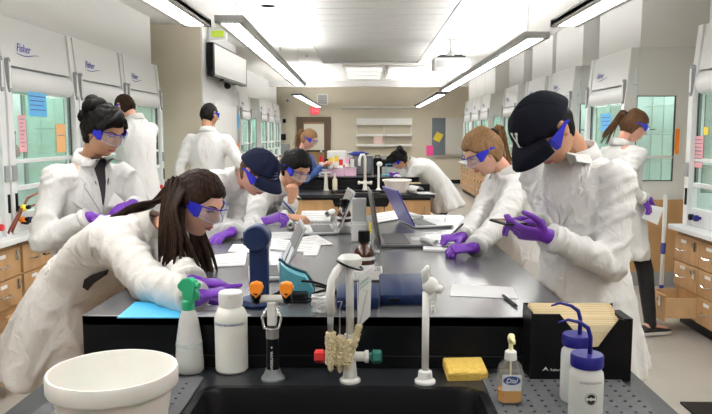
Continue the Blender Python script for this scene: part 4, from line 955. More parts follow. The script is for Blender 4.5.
c = PY(334, 190, 7.9); r = E('cleaning_bottle', V((c.x, 8.14, ZD)), 0, 'cream squeeze bottle at the left of the second sink', 'bottle'); obj('body', MB().lathe([(0, 0), (.03, 0), (.03, .12), (.012, .15), (.012, .17), (0, .17)], 12), mat('cream_jug', (.8,.74,.55), .4), r, auto=.6); obj('cap', MB().lathe([(.014, .16), (.008, .2), (0, .2)], 10), white_p, r)
for k, (px, m, lab) in enumerate(((386, teal, 'teal pipette stand near the bending person'), (394, purple, 'small purple tray by the bending person\'s hands'))):
    c = PY(px, 172, 8.5); r = E('bench_item', V((c.x, 8.45, ZT)), 0, lab, ('stand', 'tray')[k])
    if k == 0: obj('foot', MB().box((-.05, -.04, 0), (.06, .05, .015)), m, r, bevel=.004); obj('rod', MB().tube([(0, 0, .01), (0, 0, .14), (.1, 0, .14)], .009, 8), m, r)
    else: obj('tray_floor', MB().box((-.06, -.04, 0), (.06, .05, .008)), m, r); obj('tray_rim', MB().box((-.06, -.04, .008), (.06, -.034, .04)).box((-.06, .044, .008), (.06, .05, .04)), m, r)
r, wd, hh = box_thing('microscope_case', 338, 352, 152, 163, 15, .3, white_p, 'white case far behind on the third bench', 'case', (grey_p, .6, .75), ZT)
c = PY(362, 152, 14.6); r = E('cloth_pile', V((c.x, 8.78, 1.24)), 0, 'rumpled dark blue cloth lying over the dark monitor', 'cloth')
random.seed(9); rs = []
for i in range(7): rs.append([(-.13 + .26 * i / 6, .04 * math.cos(2*PI*k/10) * (1 + .3 * random.random()), max(-.04, .022 * math.sin(2*PI*k/10) * (1 + .8 * random.random()) * math.sin(PI * (i + .4) / 6.8) + .01)) for k in range(10)])
obj('cloth', MB().rings(rs), mat('cloth_blue', (.02, .03, .22), .8), r, smooth=True)
# ---------------------------------------------------------------- people
def fabric(name, col, b1=.8, rough=.85):
    m = bpy.data.materials.new(name); m.use_nodes = True; n = m.node_tree.nodes; l = m.node_tree.links; b = n['Principled BSDF']
    b.inputs['Base Color'].default_value = tuple(col) + (1,); b.inputs['Roughness'].default_value = rough; b.inputs['Specular IOR Level'].default_value = .25
    tc = n.new('ShaderNodeTexCoord'); h = None
    for sc, st, w_ in (((2.6, 2.6, 1.3), 4.2, .5), ((6, 6, 4), 5.0, .22)):
        mp = n.new('ShaderNodeMapping'); mp.inputs['Scale'].default_value = sc; l.new(tc.outputs['Object'], mp.inputs[0])
        t = n.new('ShaderNodeTexNoise'); t.inputs['Scale'].default_value = st; t.inputs['Detail'].default_value = 3; t.inputs['Distortion'].default_value = 1.2
        try: t.noise_type = 'RIDGED_MULTIFRACTAL'
        except Exception: pass
        l.new(mp.outputs[0], t.inputs['Vector'])
        mu = n.new('ShaderNodeMath'); mu.operation = 'MULTIPLY'; mu.inputs[1].default_value = w_; l.new(t.outputs[0], mu.inputs[0])
        if h is None: h = mu
        else: ad = n.new('ShaderNodeMath'); ad.operation = 'ADD'; l.new(h.outputs[0], ad.inputs[0]); l.new(mu.outputs[0], ad.inputs[1]); h = ad
    bp = n.new('ShaderNodeBump'); bp.inputs['Strength'].default_value = b1; bp.inputs['Distance'].default_value = .022
    l.new(h.outputs[0], bp.inputs['Height']); l.new(bp.outputs[0], b.inputs['Normal'])
    return m
def hairmat(name, col, col2):
    m = bpy.data.materials.new(name); m.use_nodes = True; n = m.node_tree.nodes; l = m.node_tree.links; b = n['Principled BSDF']
    b.inputs['Roughness'].default_value = .6; b.inputs['Specular IOR Level'].default_value = .10
    tc = n.new('ShaderNodeTexCoord'); mp = n.new('ShaderNodeMapping'); mp.inputs['Scale'].default_value = (90, 90, 14); l.new(tc.outputs['Object'], mp.inputs[0])
    t = n.new('ShaderNodeTexNoise'); t.inputs['Scale'].default_value = 1.6; t.inputs['Detail'].default_value = 3; l.new(mp.outputs[0], t.inputs['Vector'])
    r = n.new('ShaderNodeValToRGB'); r.color_ramp.elements[0].position = .35; r.color_ramp.elements[1].position = .7
    r.color_ramp.elements[0].color = tuple(col) + (1,); r.color_ramp.elements[1].color = tuple(col2) + (1,)
    l.new(t.outputs['Fac'], r.inputs[0]); l.new(r.outputs[0], b.inputs['Base Color'])
    bp = n.new('ShaderNodeBump'); bp.inputs['Strength'].default_value = .3; bp.inputs['Distance'].default_value = .003; l.new(t.outputs['Fac'], bp.inputs['Height']); l.new(bp.outputs[0], b.inputs['Normal'])
    return m
coat_m = fabric('lab_coat_cotton', (.70, .695, .685)); coat_pink = fabric('lab_coat_warm', (.69, .665, .635))
def skinmat(name, c): return mat(name, c, .5, bump=.05, bscale=160, var=.06, vscale=25, sss=.08)
skin_a = skinmat('skin_light', (.70, .40, .29)); skin_b = skinmat('skin_tan', (.56, .30, .185)); skin_c = skinmat('skin_rosy', (.68, .36, .27))
lip_m = mat('lips', (.50, .16, .14), .4); eye_w = mat('eye_white', (.75, .73, .7), .25); iris_m = mat('iris', (.03, .018, .012), .2); lash = mat('lashes', (.01, .007, .006), .6)
gog_blue = mat('goggle_blue', (.025, .03, .50), .25); gog_lens = glassy('goggle_lens', (.95, .97, 1), .10, .035)
hair_black = hairmat('hair_black', (.004, .0035, .0035), (.011, .009, .008)); hair_brown = hairmat('hair_dark_brown', (.012, .006, .004), (.036, .018, .011))
hair_blond = hairmat('hair_dark_blonde', (.17, .095, .045), (.29, .17, .085)); hair_mid = hairmat('hair_mid_brown', (.06, .03, .014), (.12, .06, .03))
cap_m = mat('cap_black', (.006, .007, .013), .9, spec=.15, bump=.2, bscale=260); cap_navy = mat('cap_navy', (.010, .013, .035), .9, spec=.15, bump=.2, bscale=260)
pants_m = mat('trousers_black', (.012, .012, .014), .8, bump=.2, bscale=80); pants_k = mat('trousers_khaki', (.16, .13, .09), .8, bump=.2, bscale=80)
shirt_w = mat('shirt_white', (.72, .70, .68), .8); shirt_blue = mat('shirt_blue', (.04, .09, .26), .8, bump=.2, bscale=80); shirt_dk = mat('shirt_dark', (.03, .025, .03), .8)
shoe_b = mat('shoe_black', (.012, .012, .014), .5); skin_shoe = mat('sole_white', (.75, .74, .7), .5)

def sst(a, b, x):
    t = min(1, max(0, (x - a) / (b - a))); return t * t * (3 - 2 * t)
def G(x, z, x0, z0, sx, sz): return math.exp(-((x - x0) / sx) ** 2 - ((z - z0) / sz) ** 2)
def head_pt(d):
    x, y, z = d
    px = x * .0745; pz = z * (.117 if z > 0 else .115)
    if y > 0:
        py = .092 * (y ** (.62 if z < 0 else .85))
        if z > 0: py *= 1 - .10 * z * z
    else:
        py = .103 * y
    if z < 0:
        t = -z; px *= 1 - .30 * t ** 1.6 * (1 if y > -.2 else .8)
        if y < 0: py *= 1 - .45 * sst(.15, .9, t)
    if y > 0:
        a = 0
        for s in (-1, 1):
            a -= .010 * G(px, pz, s * .031, .010, .017, .012); a += .005 * G(px, pz, s * .028, .033, .024, .009)
            a += .005 * G(px, pz, s * .042, -.022, .020, .020); a += .006 * G(px, pz, s * .012, -.026, .007, .007)
        a += .010 * G(px, pz, 0, .010, .010, .024) + .017 * G(px, pz, 0, -.012, .0115, .016) + .012 * G(px, pz, 0, -.021, .010, .009)
        a += .008 * G(px, pz, 0, -.050, .020, .006) + .007 * G(px, pz, 0, -.064, .017, .006) - .005 * G(px, pz, 0, -.057, .022, .0022) - .005 * G(px, pz, 0, -.076, .022, .007)
        a += .010 * G(px, pz, 0, -.098, .020, .016)
        py += a * sst(0, .35, y)
    return V((px, py, pz))
def sphere_dirs(nu, nv):
    out = []
    for j in range(nv + 1):
        th = PI * (j + .15) / (nv + .3)
        out.append([V((math.sin(th) * math.cos(2 * PI * i / nu), math.sin(th) * math.sin(2 * PI * i / nu), -math.cos(th))) for i in range(nu)])
    return out
def head_shell(off, nu=72, nv=54):
    rs = []
    for row in sphere_dirs(nu, nv): rs.append([head_pt(d) + d * off(d, head_pt(d)) for d in row])
    return rs
def ear(m, s, M):
    for c, r in (((s * .074, -.004, .004), (.009, .017, .032)), ((s * .079, -.010, .010), (.007, .014, .024)), ((s*.075, .0, -.018), (.007, .009, .012))):
        m.ball(V(c), r, 12, 8)
def remesh(mb, vox, smooth=4, fac=.5):
    me = bpy.data.meshes.new('tmp'); me.from_pydata([tuple(v) for v in mb.v], [], mb.f)
    bm = bmesh.new(); bm.from_mesh(me); bmesh.ops.recalc_face_normals(bm, faces=bm.faces); bm.to_mesh(me); bm.free()
    o = bpy.data.objects.new('tmp', me); COL.objects.link(o)
    r = o.modifiers.new('r', 'REMESH'); r.mode = 'VOXEL'; r.voxel_size = vox
    if smooth: s = o.modifiers.new('s', 'SMOOTH'); s.iterations = smooth; s.factor = fac
    out = bpy.data.meshes.new_from_object(o.evaluated_get(bpy.context.evaluated_depsgraph_get()))
    COL.objects.unlink(o); bpy.data.objects.remove(o); return out
def mesh_to_mb(me, mb):
    mb.add([v.co.copy() for v in me.vertices], [tuple(p.vertices) for p in me.polygons]); bpy.data.meshes.remove(me)
def rcone(m, a, b, r0, r1, n=12):
    a, b = V(a), V(b); d = b - a; L = d.length
    if L < 1e-6: return
    u = d / L; pts = []; rad = []
    for k in (85, 60, 30): pts.append(a - u * r0 * math.sin(math.radians(k))); rad.append(r0 * math.cos(math.radians(k)))
    for k in range(5): pts.append(a.lerp(b, k / 4)); rad.append(r0 + (r1 - r0) * k / 4)
    for k in (30, 60, 85): pts.append(b + u * r1 * math.sin(math.radians(k))); rad.append(r1 * math.cos(math.radians(k)))
    m.tube(pts, rad, n)
def chain(m, pts, rads, n=12):
    for a, b, r0, r1 in zip(pts, pts[1:], rads, rads[1:]): rcone(m, a, b, r0, r1, n)
def oval(c, right, fwd, wx, wy, n=20, pw=.85): return [c + right * wx * math.copysign(abs(math.cos(a)) ** pw, math.cos(a)) + fwd * wy * math.copysign(abs(math.sin(a)) ** pw, math.sin(a)) for a in (2*PI*k/n for k in range(n))]
def ik(a, b, l1, l2, pole):
    d = b - a; L = d.length
    if L > (l1 + l2) * .995: k = L / (l1 + l2) * 1.005; l1 *= k; l2 *= k
    u = d.normalized(); x = (l1*l1 - l2*l2 + L*L) / (2*L); h = math.sqrt(max(0, l1*l1 - x*x))
    p = pole - u * pole.dot(u); p.normalize(); return a + u * x + p * h
def hand(m, wrist, dr, nr, side, curl=(.3, .4, .5, .5), thumb=.5, sc=1.0):
    """side -1: right hand. joins palm, four fingers and thumb"""
    y = V(dr).normalized(); z = V(nr); z = (z - y * z.dot(y)).normalized(); x = y.cross(z)
    T = lambda p: wrist + (x * p[0] + y * p[1] + z * p[2]) * sc
    t = side
    pr = []
    for yy_, wx, wz in ((-.02, .020, .015), (.0, .025, .016), (.03, .034, .016), (.06, .040, .0145), (.085, .041, .012), (.096, .036, .008)):
        pr.append([T((wx * math.cos(a) + (t * .002), yy_, wz * math.sin(a))) for a in (2*PI*k/14 for k in range(14))])
    m.rings(pr)
    for k, (fx, L, r) in enumerate(((.030, .074, .0092), (.010, .083, .0095), (-.010, .077, .0090), (-.029, .060, .0080))):
        ang = 0; p = V((t * fx, .086 - (.006 if k == 3 else 0), -.001)); pts = [p.copy()]; c = curl[k]
        for sg, f in ((.46, 1.0), (.30, 1.15), (.24, .8)):
            ang += c * f; p = p + V((t * fx * .10 * sg, math.cos(ang), -math.sin(ang))) * L * sg; pts.append(p.copy())
        chain(m, [T(q_) for q_ in [V((t*fx*.9, .06, -.001))] + pts], [r, r, r * .96, r * .88, r * .76], 8)
    b = V((t * .026, .022, -.006)); p1 = b + V((t * .028, .026, -.012 - .012 * thumb)); p2 = p1 + V((t * (.016 - .016 * thumb), .030, -.008 - .012 * thumb)); p3 = p2 + V((t * (.004 - .014 * thumb), .024, -.006 * (1 + thumb)))
    chain(m, [T(q_) for q_ in (b, p1, p2, p3)], [.014, .0115, .0100, .0080], 8)

def frame_from(look, upv=V((0, 0, 1))):
    f = V(look).normalized(); r = f.cross(upv).normalized(); u = r.cross(f); return Matrix((r, f, u)).transposed()   # cols: right, fwd, up

def person(label, pelvis, neck, fwd, head, look, wr, wl, ankles=None, up=V((0, 0, 1)), vox=.012, hv=.0036, skin=None, coat=None, hem=.58, hemc=None, hemr=(.235, .18), gloves=True,
           hair=None, hairm=None, cap=None, pants=None, shirt=None, poleR=None, poleL=None, hands=None, bulk=1.0, scale=1.0, hairline=.058, wr_amp=1.0, front=True, shoulder=.175, hs=.96, nobrow=False, group=None, shy=0.0):
    """world-space joints; scale-true adult"""
    skin = skin or skin_a; coat = coat or coat_m; pants = pants or pants_m
    fwd = V((fwd[0], fwd[1], 0)).normalized(); pelvis, neck, head = V(pelvis), V(neck), V(head)
    rt = V((fwd.y, -fwd.x, 0))
    spine = (neck - pelvis).normalized(); cf = (fwd - spine * fwd.dot(spine)).normalized()    # chest forward
    root = empty('person', (pelvis.x, pelvis.y, 0), 0, label, 'person', group)
    L = (neck - pelvis).length
    hm = frame_from(look, up); HM = lambda p: head + hm @ (V(p) * hs)
    bow = -cf * .03 * (1 if spine.z < .85 else 0)
    def sp(t): return pelvis.lerp(neck, t) + bow * math.sin(PI * min(1, max(0, t))) * 1.5
    sR = sp(.88) + rt * shoulder + cf * .01 - spine * (.02 + shy); sL = sp(.88) - rt * shoulder + cf * .01 - spine * (.02 + 0)
    wr, wl = V(wr), V(wl)
    pR = V(poleR) if poleR is not None else V((0, 0, -1)) - fwd * .3 + rt * .5
    pL = V(poleL) if poleL is not None else V((0, 0, -1)) - fwd * .3 - rt * .5
    eR = ik(sR, wr, .29, .26, pR); eL = ik(sL, wl, .29, .26, pL)
    hipR = pelvis + rt * .074 - V((0, 0, .03)); hipL = pelvis - rt * .074 - V((0, 0, .03))
    if ankles is None: ankles = (V((hipR.x, hipR.y, .09)) + rt * .03, V((hipL.x, hipL.y, .09)) - rt * .03)
    aR, aL = V(ankles[0]), V(ankles[1])
    lR = min(.42, (hipR - aR).length * .5015); lL = min(.42, (hipL - aL).length * .5015); kR = ik(hipR, aR, lR, lR, fwd); kL = ik(hipL, aL, lL, lL, fwd)
    # ---- body
    b = MB(); b.rings([oval(sp(t), rt, cf, wx, wy) for t, wx, wy in ((-.12, .10, .08), (0, .155, .10), (.25, .135, .09), (.5, .13, .095), (.75, .15, .10), (.90, .13, .08), (1.0, .07, .06))])
    for s, e, w_ in ((sR, eR, wr), (sL, eL, wl)): chain(b, [sp(.85), s, e, w_], [.06, .052, .038, .024])
    for h_, k_, a_ in ((hipR, kR, aR), (hipL, kL, aL)): chain(b, [h_, k_, a_], [.072, .052, .038])
    for a_ in (aR, aL): chain(b, [a_ - V((0, 0, .03)) - fwd * .03, a_ + fwd * .14 - V((0, 0, .06))], [.035, .025])
    out = MB(); mesh_to_mb(remesh(b, .012 if vox < .015 else .02, 4), out)
    h = MB(); h.rings([[HM(p) for p in r] for r in head_shell(lambda d, p: 0)])
    for s in (-1, 1):
        e = MB(); ear(e, s, None); h.add([HM(v) for v in e.v], e.f)
    chain(h, [HM((0, -.022, -.055)), (HM((0, -.03, -.10)) + neck) / 2, neck - spine * .03], [.048, .045, .052], 16)
    mesh_to_mb(remesh(h, hv, 1 if hv < .005 else 1, .4), out)
    hd = hands or {}
    HR = hd.get('R', {}); HL = hd.get('L', {})
    dR = V(HR.get('dir', (wr - eR))); dL = V(HL.get('dir', (wl - eL)))
    nR = V(HR.get('n', (0, 0, 1))); nL = V(HL.get('n', (0, 0, 1)))
    for (w_, d_, n_, sd, hh, e_) in ((wr, dR, nR, -1, HR, eR), (wl, dL, nL, 1, HL, eL)):
        m = MB(); hand(m, w_, d_, n_, sd, hh.get('curl', (.5, .55, .6, .65)), hh.get('thumb', .5), (.97 if gloves else .93))
        if gloves:
            u = (e_ - w_).normalized(); chain(m, [w_ + u * .07, w_ + u * .0, w_ + V(d_).normalized() * .02], [.034, .026, .022], 12)
            me = remesh(m, .0035 if vox < .015 else .007, 2, .4); g = obj('glove', me, purple, root, smooth=True, world=True)
            obj('glove_cuff', MB().tube([w_ + u * .050, w_ + u * .060], [.034, .035], 14, ref=(.3, .5, .8)), purple, g, world=True, smooth=True)
        else:
            mesh_to_mb(remesh(m, .0035 if vox < .015 else .007, 2, .4), out)
    body = obj('body', out, skin, root, smooth=True, world=True)
    # ---- face parts
    def hobj(n, m, mt, parent=None, **k):
        m.v = [HM(v) for v in m.v]; return obj(n, m, mt, parent or root, world=True, **k)
    def surf(x, z, o=0):    # point on the face at x, z
        y = math.sqrt(max(0, 1 - (x / .0745) ** 2 - (z / .116) ** 2)); p = head_pt(V((x / .0745, y, z / .116)).normalized()); return V((x, p.y + o, z))
    for s in (-1, 1):
        c = surf(s * .031, .010, -.004)
        e = hobj('eye', MB().ball(c, (.0125, .008, .0075), 12, 8), eye_w, smooth=True)
        m = MB().ball(c + V((-s*.0, .0055, -.002)), (.0052, .0034, .0052), 10, 6); hobj('iris', m, iris_m, e, smooth=True)
        hobj('eyelid', MB().tube([surf(s * (.031 + .014 * math.cos(a)), .0115 + .005 * math.sin(a), .0035 + .003 * math.sin(a)) for a in (PI*k/8 for k in range(9))], [.0008] + [.0021] * 7 + [.0008], 6), lash, smooth=True)
        if not nobrow: hobj('eyebrow', MB().tube([surf(s * (.014 + .034 * k / 6), .029 + .006 * math.sin(PI * k / 7), .0015) for k in range(7)], [.0018, .0034, .0038, .0036, .003, .0024, .001], 6, squash=.6), hairm or lash, smooth=True)
    lp_ = hobj('mouth', MB().tube([surf(.0235 * (k - 5) / 5, -.0505 - .001 * abs(k - 5) + (.0012 if k in (4, 6) else 0), .0005) for k in range(11)], [.001, .002, .003, .0036, .004, .0037, .004, .0036, .003, .002, .001], 8)
           .tube([surf(.020 * (k - 5) / 5, -.0630 + .0006 * abs(k - 5), .0) for k in range(11)], [.001, .0024, .0034, .004, .0044, .0046, .0044, .004, .0034, .0024, .001], 8), lip_m, smooth=True)
    # ---- goggles
    def gsurf(a, z, o): return V((.083 * math.sin(a), .012 + .103 * math.cos(a), z)) * 1.0 + V((math.sin(a) * o, math.cos(a) * o, 0))
    vs = []; nn = 20; A = [math.radians(-66 + 132 * k / nn) for k in range(nn + 1)]
    def zt(a): return .036 - .006 * abs(a)
    def zb(a): return -.024 + .010 * math.exp(-(a / .16) ** 2) + .012 * abs(a)
    lens = MB(); rs = []
    for a in A: rs.append([gsurf(a, zt(a), 0), gsurf(a, zt(a), .002), gsurf(a, zb(a), .002), gsurf(a, zb(a), 0)])
    lens.rings(rs)
    gg = hobj('goggles', lens, gog_lens, smooth=False)
    hobj('lens_rim', MB().tube([gsurf(a, zb(a), .001) for a in A], .0018, 6), mat('goggle_rim', (.5, .5, .6), .2), gg)
    hobj('brow_bar', MB().tube([gsurf(a, zt(a) + .001, .001) for a in A], [.002] * len(A), 6), gog_blue, gg, smooth=True)
    for s in (-1, 1):
        t = MB(); a0 = math.radians(66); fr_ = gsurf(a0 * s, 0, .002)
        prof = []
        for k, (y, z0, z1, xx) in enumerate(((fr_.y + .012, -.014, .032, abs(fr_.x) - .008), (fr_.y, -.016, .034, abs(fr_.x)), (.030, -.004, .030, .083), (.006, .006, .024, .084), (-.02, .008, .019, .084), (-.035, -.002, .008, .082))):
            prof.append([V((s * xx, y, z0)), V((s * (xx + .004), y, z0)), V((s * (xx + .004), y, z1)), V((s * xx, y, z1))])
        hobj('temple', t.rings(prof), gog_blue, gg)
    # ---- hair
    def hmask(d, p):
        az = math.degrees(math.atan2(d.y, abs(d.x) + 1e-6))
        if az > 55: hl = hairline
        elif az > 8: hl = hairline + (.0 - hairline) * (55 - az) / 47
        else: hl = 0 + (-.075) * sst(8, -15, az) if 0 else -.075 * sst(0, 1, (8 - az) / 25)
        return sst(-.008, .010, p.z - hl)
    random.seed(len(label))
    if hair:
        vol = {'short': .008, 'crop': .003, 'bun': .018, 'pony': .013, 'long': .014, 'tied': .014}.get(hair, .012)
        def hoff(d, p):
            m = hmask(d, p); nz = noise.noise(V((d.x * 9, d.y * 9, d.z * 3))) * .0035 + noise.noise(d * 14) * .0008
            if hair == 'bun': nz += noise.noise(d * 5 + V((3, 1, 2))) * .008
            return -.012 + m * (vol + .012 + nz)
        hr = hobj('hair', MB().rings(head_shell(hoff, 96, 70)), hairm, smooth=True)
        def lock(pts, r0, r1, parent=hr, n=8, sq=.6):
            P = [V(p) for p in pts]; Q = []
            for i in range(len(P) - 1):
                p0 = P[max(0, i-1)]; p1 = P[i]; p2 = P[i+1]; p3 = P[min(len(P)-1, i+2)]
                for k in range(4):
                    t = k / 4; Q.append(.5 * ((2*p1) + (p2 - p0) * t + (2*p0 - 5*p1 + 4*p2 - p3) * t*t + (3*p1 - p0 - 3*p2 + p3) * t*t*t))
            Q.append(P[-1]); N_ = len(Q); rr = [(r0 * min(1, .45 + 2.2 * i / N_) * (1 - i / (N_ - 1)) ** .5 + r1) if i else r0 * .3 for i in range(N_)]
            obj('hair_lock', MB().tube(Q, rr, n, squash=sq), hairm, parent, world=True, smooth=True)
        if hair == 'bun':
            bm_ = MB()
            for k in range(10):
                a = random.uniform(0, 2*PI); c = V((random.uniform(-.04, .04), -.085 + random.uniform(-.03, .02), .055 + random.uniform(-.045, .045)))
                bm_.ball(c, (.034 + random.uniform(0, .010),) * 3, 14, 10)
            for k in range(22):
                c = V((random.uniform(-.03, .03), -.09, .05)); a = random.uniform(0, 2*PI); r_ = random.uniform(.045, .06)
                bm_.tube([c + V((r_ * math.cos(a + t), -.01 + .02 * math.sin(3*t), r_ * math.sin(a + t))) for t in (j * .3 for j in range(6))], [.004, .010, .012, .012, .010, .002], 6)
            hobj('bun', bm_, hairm, hr, smooth=True)
            for k in range(5):
                s = random.choice((-1, 1)); lock([HM((s*.07, .03, .06)), HM((s * .082, .035, .02)), HM((s*.083, .02, -.03)), HM((s*.08, .01, -.06))], .003, .0006, n=5)
            for k in range(9): x = .01 + k * .008; lock([HM((-.02, .03, .13)), HM((x * .5 + .01, .085, .112)), HM((x * .9 + .01, .098 - k * .002, .085)), HM((.075, .055, .05 - k * .004))], .014, .002)
        if hair in ('pony',):
            kb = hd.get('pony', (0, -.11, .045)); c = HM(kb)
            hobj('hair_tie', MB().tube([V(kb) + V((.017 * math.cos(a), -.006, .017 * math.sin(a))) for a in (2*PI*k/12 for k in range(12))], .006, 6, closed=True), lash, hr, smooth=True)
            tail = hd.get('tail')
            pts0 = [c, HM((kb[0], kb[1] - .04, kb[2]))] + [V(t) for t in tail]
            for k in range(26):
                o = V((random.gauss(0, 1), random.gauss(0, 1), random.gauss(0, 1))) * .012
                lock([pts0[0]] + [p + o * (.6 + .5 * i) for i, p in enumerate(pts0[1:])], .008, .0012, n=6)
            for k in range(14):
                a = PI * (k + .5) / 14; lock([HM((.075 * math.cos(a), .03, .02 + .095 * math.sin(a))), HM((.06 * math.cos(a), -.06, .03 + .085 * math.sin(a))), c], .014, .003, n=6)
        if hair == 'long':
            for (s0, pts, n_, spread, r_) in hd['locks']:
                for k in range(n_):
                    f = (k + .5) / n_ - .5; o = V((random.gauss(0, .4), random.gauss(0, .4), random.gauss(0, .3))) * spread + V(hd.get('fan', (0, 0, 0))) * f
                    lock([HM(V(s0) + V((0, f * .08, random.uniform(-.01, .01))))] + [V(p) + o * (.5 + .4 * i) for i, p in enumerate(pts)], r_ * random.uniform(.7, 1.2), .001, n=6)
        if hair == 'tied':
            bm_ = MB()
            for k in range(10): bm_.ball(V((random.uniform(-.02, .02), -.10 + random.uniform(-.02, .0), -.0 + random.uniform(-.03, .03))), (.03, .028, .03), 10, 7)
            hobj('bun', bm_, hairm, hr, smooth=True)
    # ---- cap
    if cap:
        def coff(d, p):
            az = math.atan2(d.y, abs(d.x) + 1e-6); cl = .052 if az > .8 else .052 - .058 * (.8 - az) / 2.37
            return -.016 + .038 * sst(-.003, .003, p.z - cl) + .010 * sst(.0, .12, p.z) * sst(-.2, .6, d.y)
        cp = hobj('cap', MB().rings(head_shell(coff, 80, 80)), cap, smooth=True)
        rs = []
        for k in range(21):
            a = math.radians(-56 + 112 * k / 20); c_ = math.cos(a)
            b0 = V((.088 * math.sin(a) , .104 * c_ , .058 - .004 * (1 - c_))); e_ = .075 * max(.05, math.cos(a * 1.45)) ** .6
            t1 = b0 + V((math.sin(a) * .012, e_ * .55, -.006 - .030 * math.sin(a) ** 2)); t2 = b0 + V((math.sin(a) * .016, e_, -.024 - .045 * math.sin(a) ** 2))
            rs.append([b0, t1, t2, t2 + V((0, 0, .004)), t1 + V((0, 0, .005)), b0 + V((0, 0, .006))])
        hobj('brim', MB().rings(rs), cap, cp, smooth=True)
        hobj('top_button', MB().ball((0, -.005, .141), (.008, .008, .004), 10, 6), cap, cp, smooth=True)
        def con(u, v): # point on cap front: u sideways metres, v up metres from brim
            a = u / .105; z = .07 + v; d = V((math.sin(a), math.cos(a), 0)); el = z / .14
            dd = V((d.x * math.cos(el * 1.05), d.y * math.cos(el * 1.05), math.sin(el * 1.05))).normalized(); p = head_pt(dd) + dd * (coff(dd, head_pt(dd)) + .0025); return p
        em = hd.get('emblem')
        if em:
            for poly in em:
                P_ = [con(u, v) for u, v in poly]; n_ = len(P_); hobj('emblem', MB().add(P_ + [p * 1.012 for p in P_], [tuple(range(n_)), tuple(range(2*n_ - 1, n_ - 1, -1))] + [(i, (i+1) % n_, n_ + (i+1) % n_, n_ + i) for i in range(n_)]), hd.get('emblem_m', white_p), cp)
        for k in range(6):
            a = PI * k / 3 + PI / 6
            seam = []
            for j in range(9):
                el = .42 + (PI/2 - .44) * j / 8; dd = V((math.cos(a) * math.cos(el), math.sin(a) * math.cos(el), math.sin(el))); p = head_pt(dd); seam.append(p + dd * (coff(dd, p) + .0006))
            hobj('seam', MB().tube(seam, .0012, 4), cap, cp)
    # ---- trousers and shoes
    tr = MB()
    for h_, k_, a_ in ((hipR, kR, aR), (hipL, kL, aL)): chain(tr, [h_, k_, a_ - V((0, 0, .02))], [.072, .062, hd.get('cuff', .058)])
    obj('trousers', remesh(tr, .012 if vox < .015 else .02, 5), pants, root, smooth=True, world=True)
    for a_, nm in ((aR, 0), (aL, 1)):
        tz = hd.get('toe', (0, 0))[nm]; f2 = (fwd + V((0, 0, tz))).normalized(); base = V((a_.x, a_.y, max(0, a_.z - .09))); 
        sh = MB(); secs = []
        for y, wx, zt_ in ((-.075, .022, .05), (-.06, .034, .075), (-.01, .036, .085), (.05, .040, .065), (.11, .044, .045), (.16, .036, .035), (.185, .018, .025)):
            c_ = base + f2 * y; secs.append([c_ + rt * wx * math.cos(t) + V((0, 0, max(.012, zt_ * .5 + zt_ * .5 * math.sin(t)))) for t in (2*PI*j/12 for j in range(12))])
        so = obj('shoe', sh.rings(secs), shoe_b, root, world=True, smooth=True)
        sl = MB(); rr1 = [base + f2 * y + rt * x for y, x in ((-.08, 0), (-.065, .034), (.0, .036), (.10, .047), (.16, .038), (.19, 0), (.16, -.038), (.10, -.047), (0, -.036), (-.065, -.034))]
        obj('sole', sl.rings([rr1, [p + V((0, 0, .022)) for p in rr1]]), hd.get('sole_m', shoe_b), so, world=True)
    # ---- coat
    k_ = bulk; c = MB()
    if coat != 'none':
        tor = [(-.05, .175, .130), (.12, .165, .125), (.30, .155, .118), (.5, .160, .122), (.72, .172, .124), (.86, .158, .104), (.95, .105, .078), (1.0, .075, .072), (1.03, .062, .062)]
        c.rings([oval(sp(t), rt, cf, wx * k_, wy * k_, 24) for t, wx, wy in tor])
        if hem is not None:
            hc = V(hemc) if hemc is not None else V((pelvis.x, pelvis.y, hem)) + fwd * .01
            sd = (pelvis - hc).normalized(); f3 = (fwd - sd * fwd.dot(sd)).normalized()
            top_ = sp(.16); rs = []
            for i, t in enumerate((0, .15, .35, .6, .8, 1.0)):
                cc = top_.lerp(hc, t); wx = .165 + (hemr[0] - .165) * t ** .8; wy = .128 + (hemr[1] - .128) * t ** .8
                ff = (cf * (1 - t) + f3 * t).normalized(); ring = []
                for j in range(48):
                    a = 2*PI*j/48; fl = 1 + t * .075 * math.sin(a * 6 + len(label)) + t * .05 * math.sin(a * 11 + 2)
                    ring.append(cc + rt * wx * k_ * math.cos(a) * fl + ff * wy * k_ * math.sin(a) * fl)
                rs.append(ring)
            c.rings(rs)
        for s, e, w_ in ((sR, eR, wr), (sL, eL, wl)):
            u = (w_ - e).normalized(); cuff = w_ - u * .008
            chain(c, [sp(.80) + (s - sp(.80)) * .45, s], [.080 * k_, .068 * k_], 14); chain(c, [s, s.lerp(e, .55), e], [.066 * k_, .060 * k_, .055 * k_], 14)
            P_ = [e, e.lerp(cuff, .3), e.lerp(cuff, .7), cuff]
            c.tube([e - u * .02] + P_, [.045 * k_, .055 * k_, .053 * k_, .048 * k_, .044 * k_], 16)
        me = remesh(c, vox, 6, .5)
        me.update(); nrm = [v.normal.copy() for v in me.vertices]; off = V((len(label) * 1.7, 3, 1)); arms = ((sR, eR), (eR, wr), (sL, eL), (eL, wl))
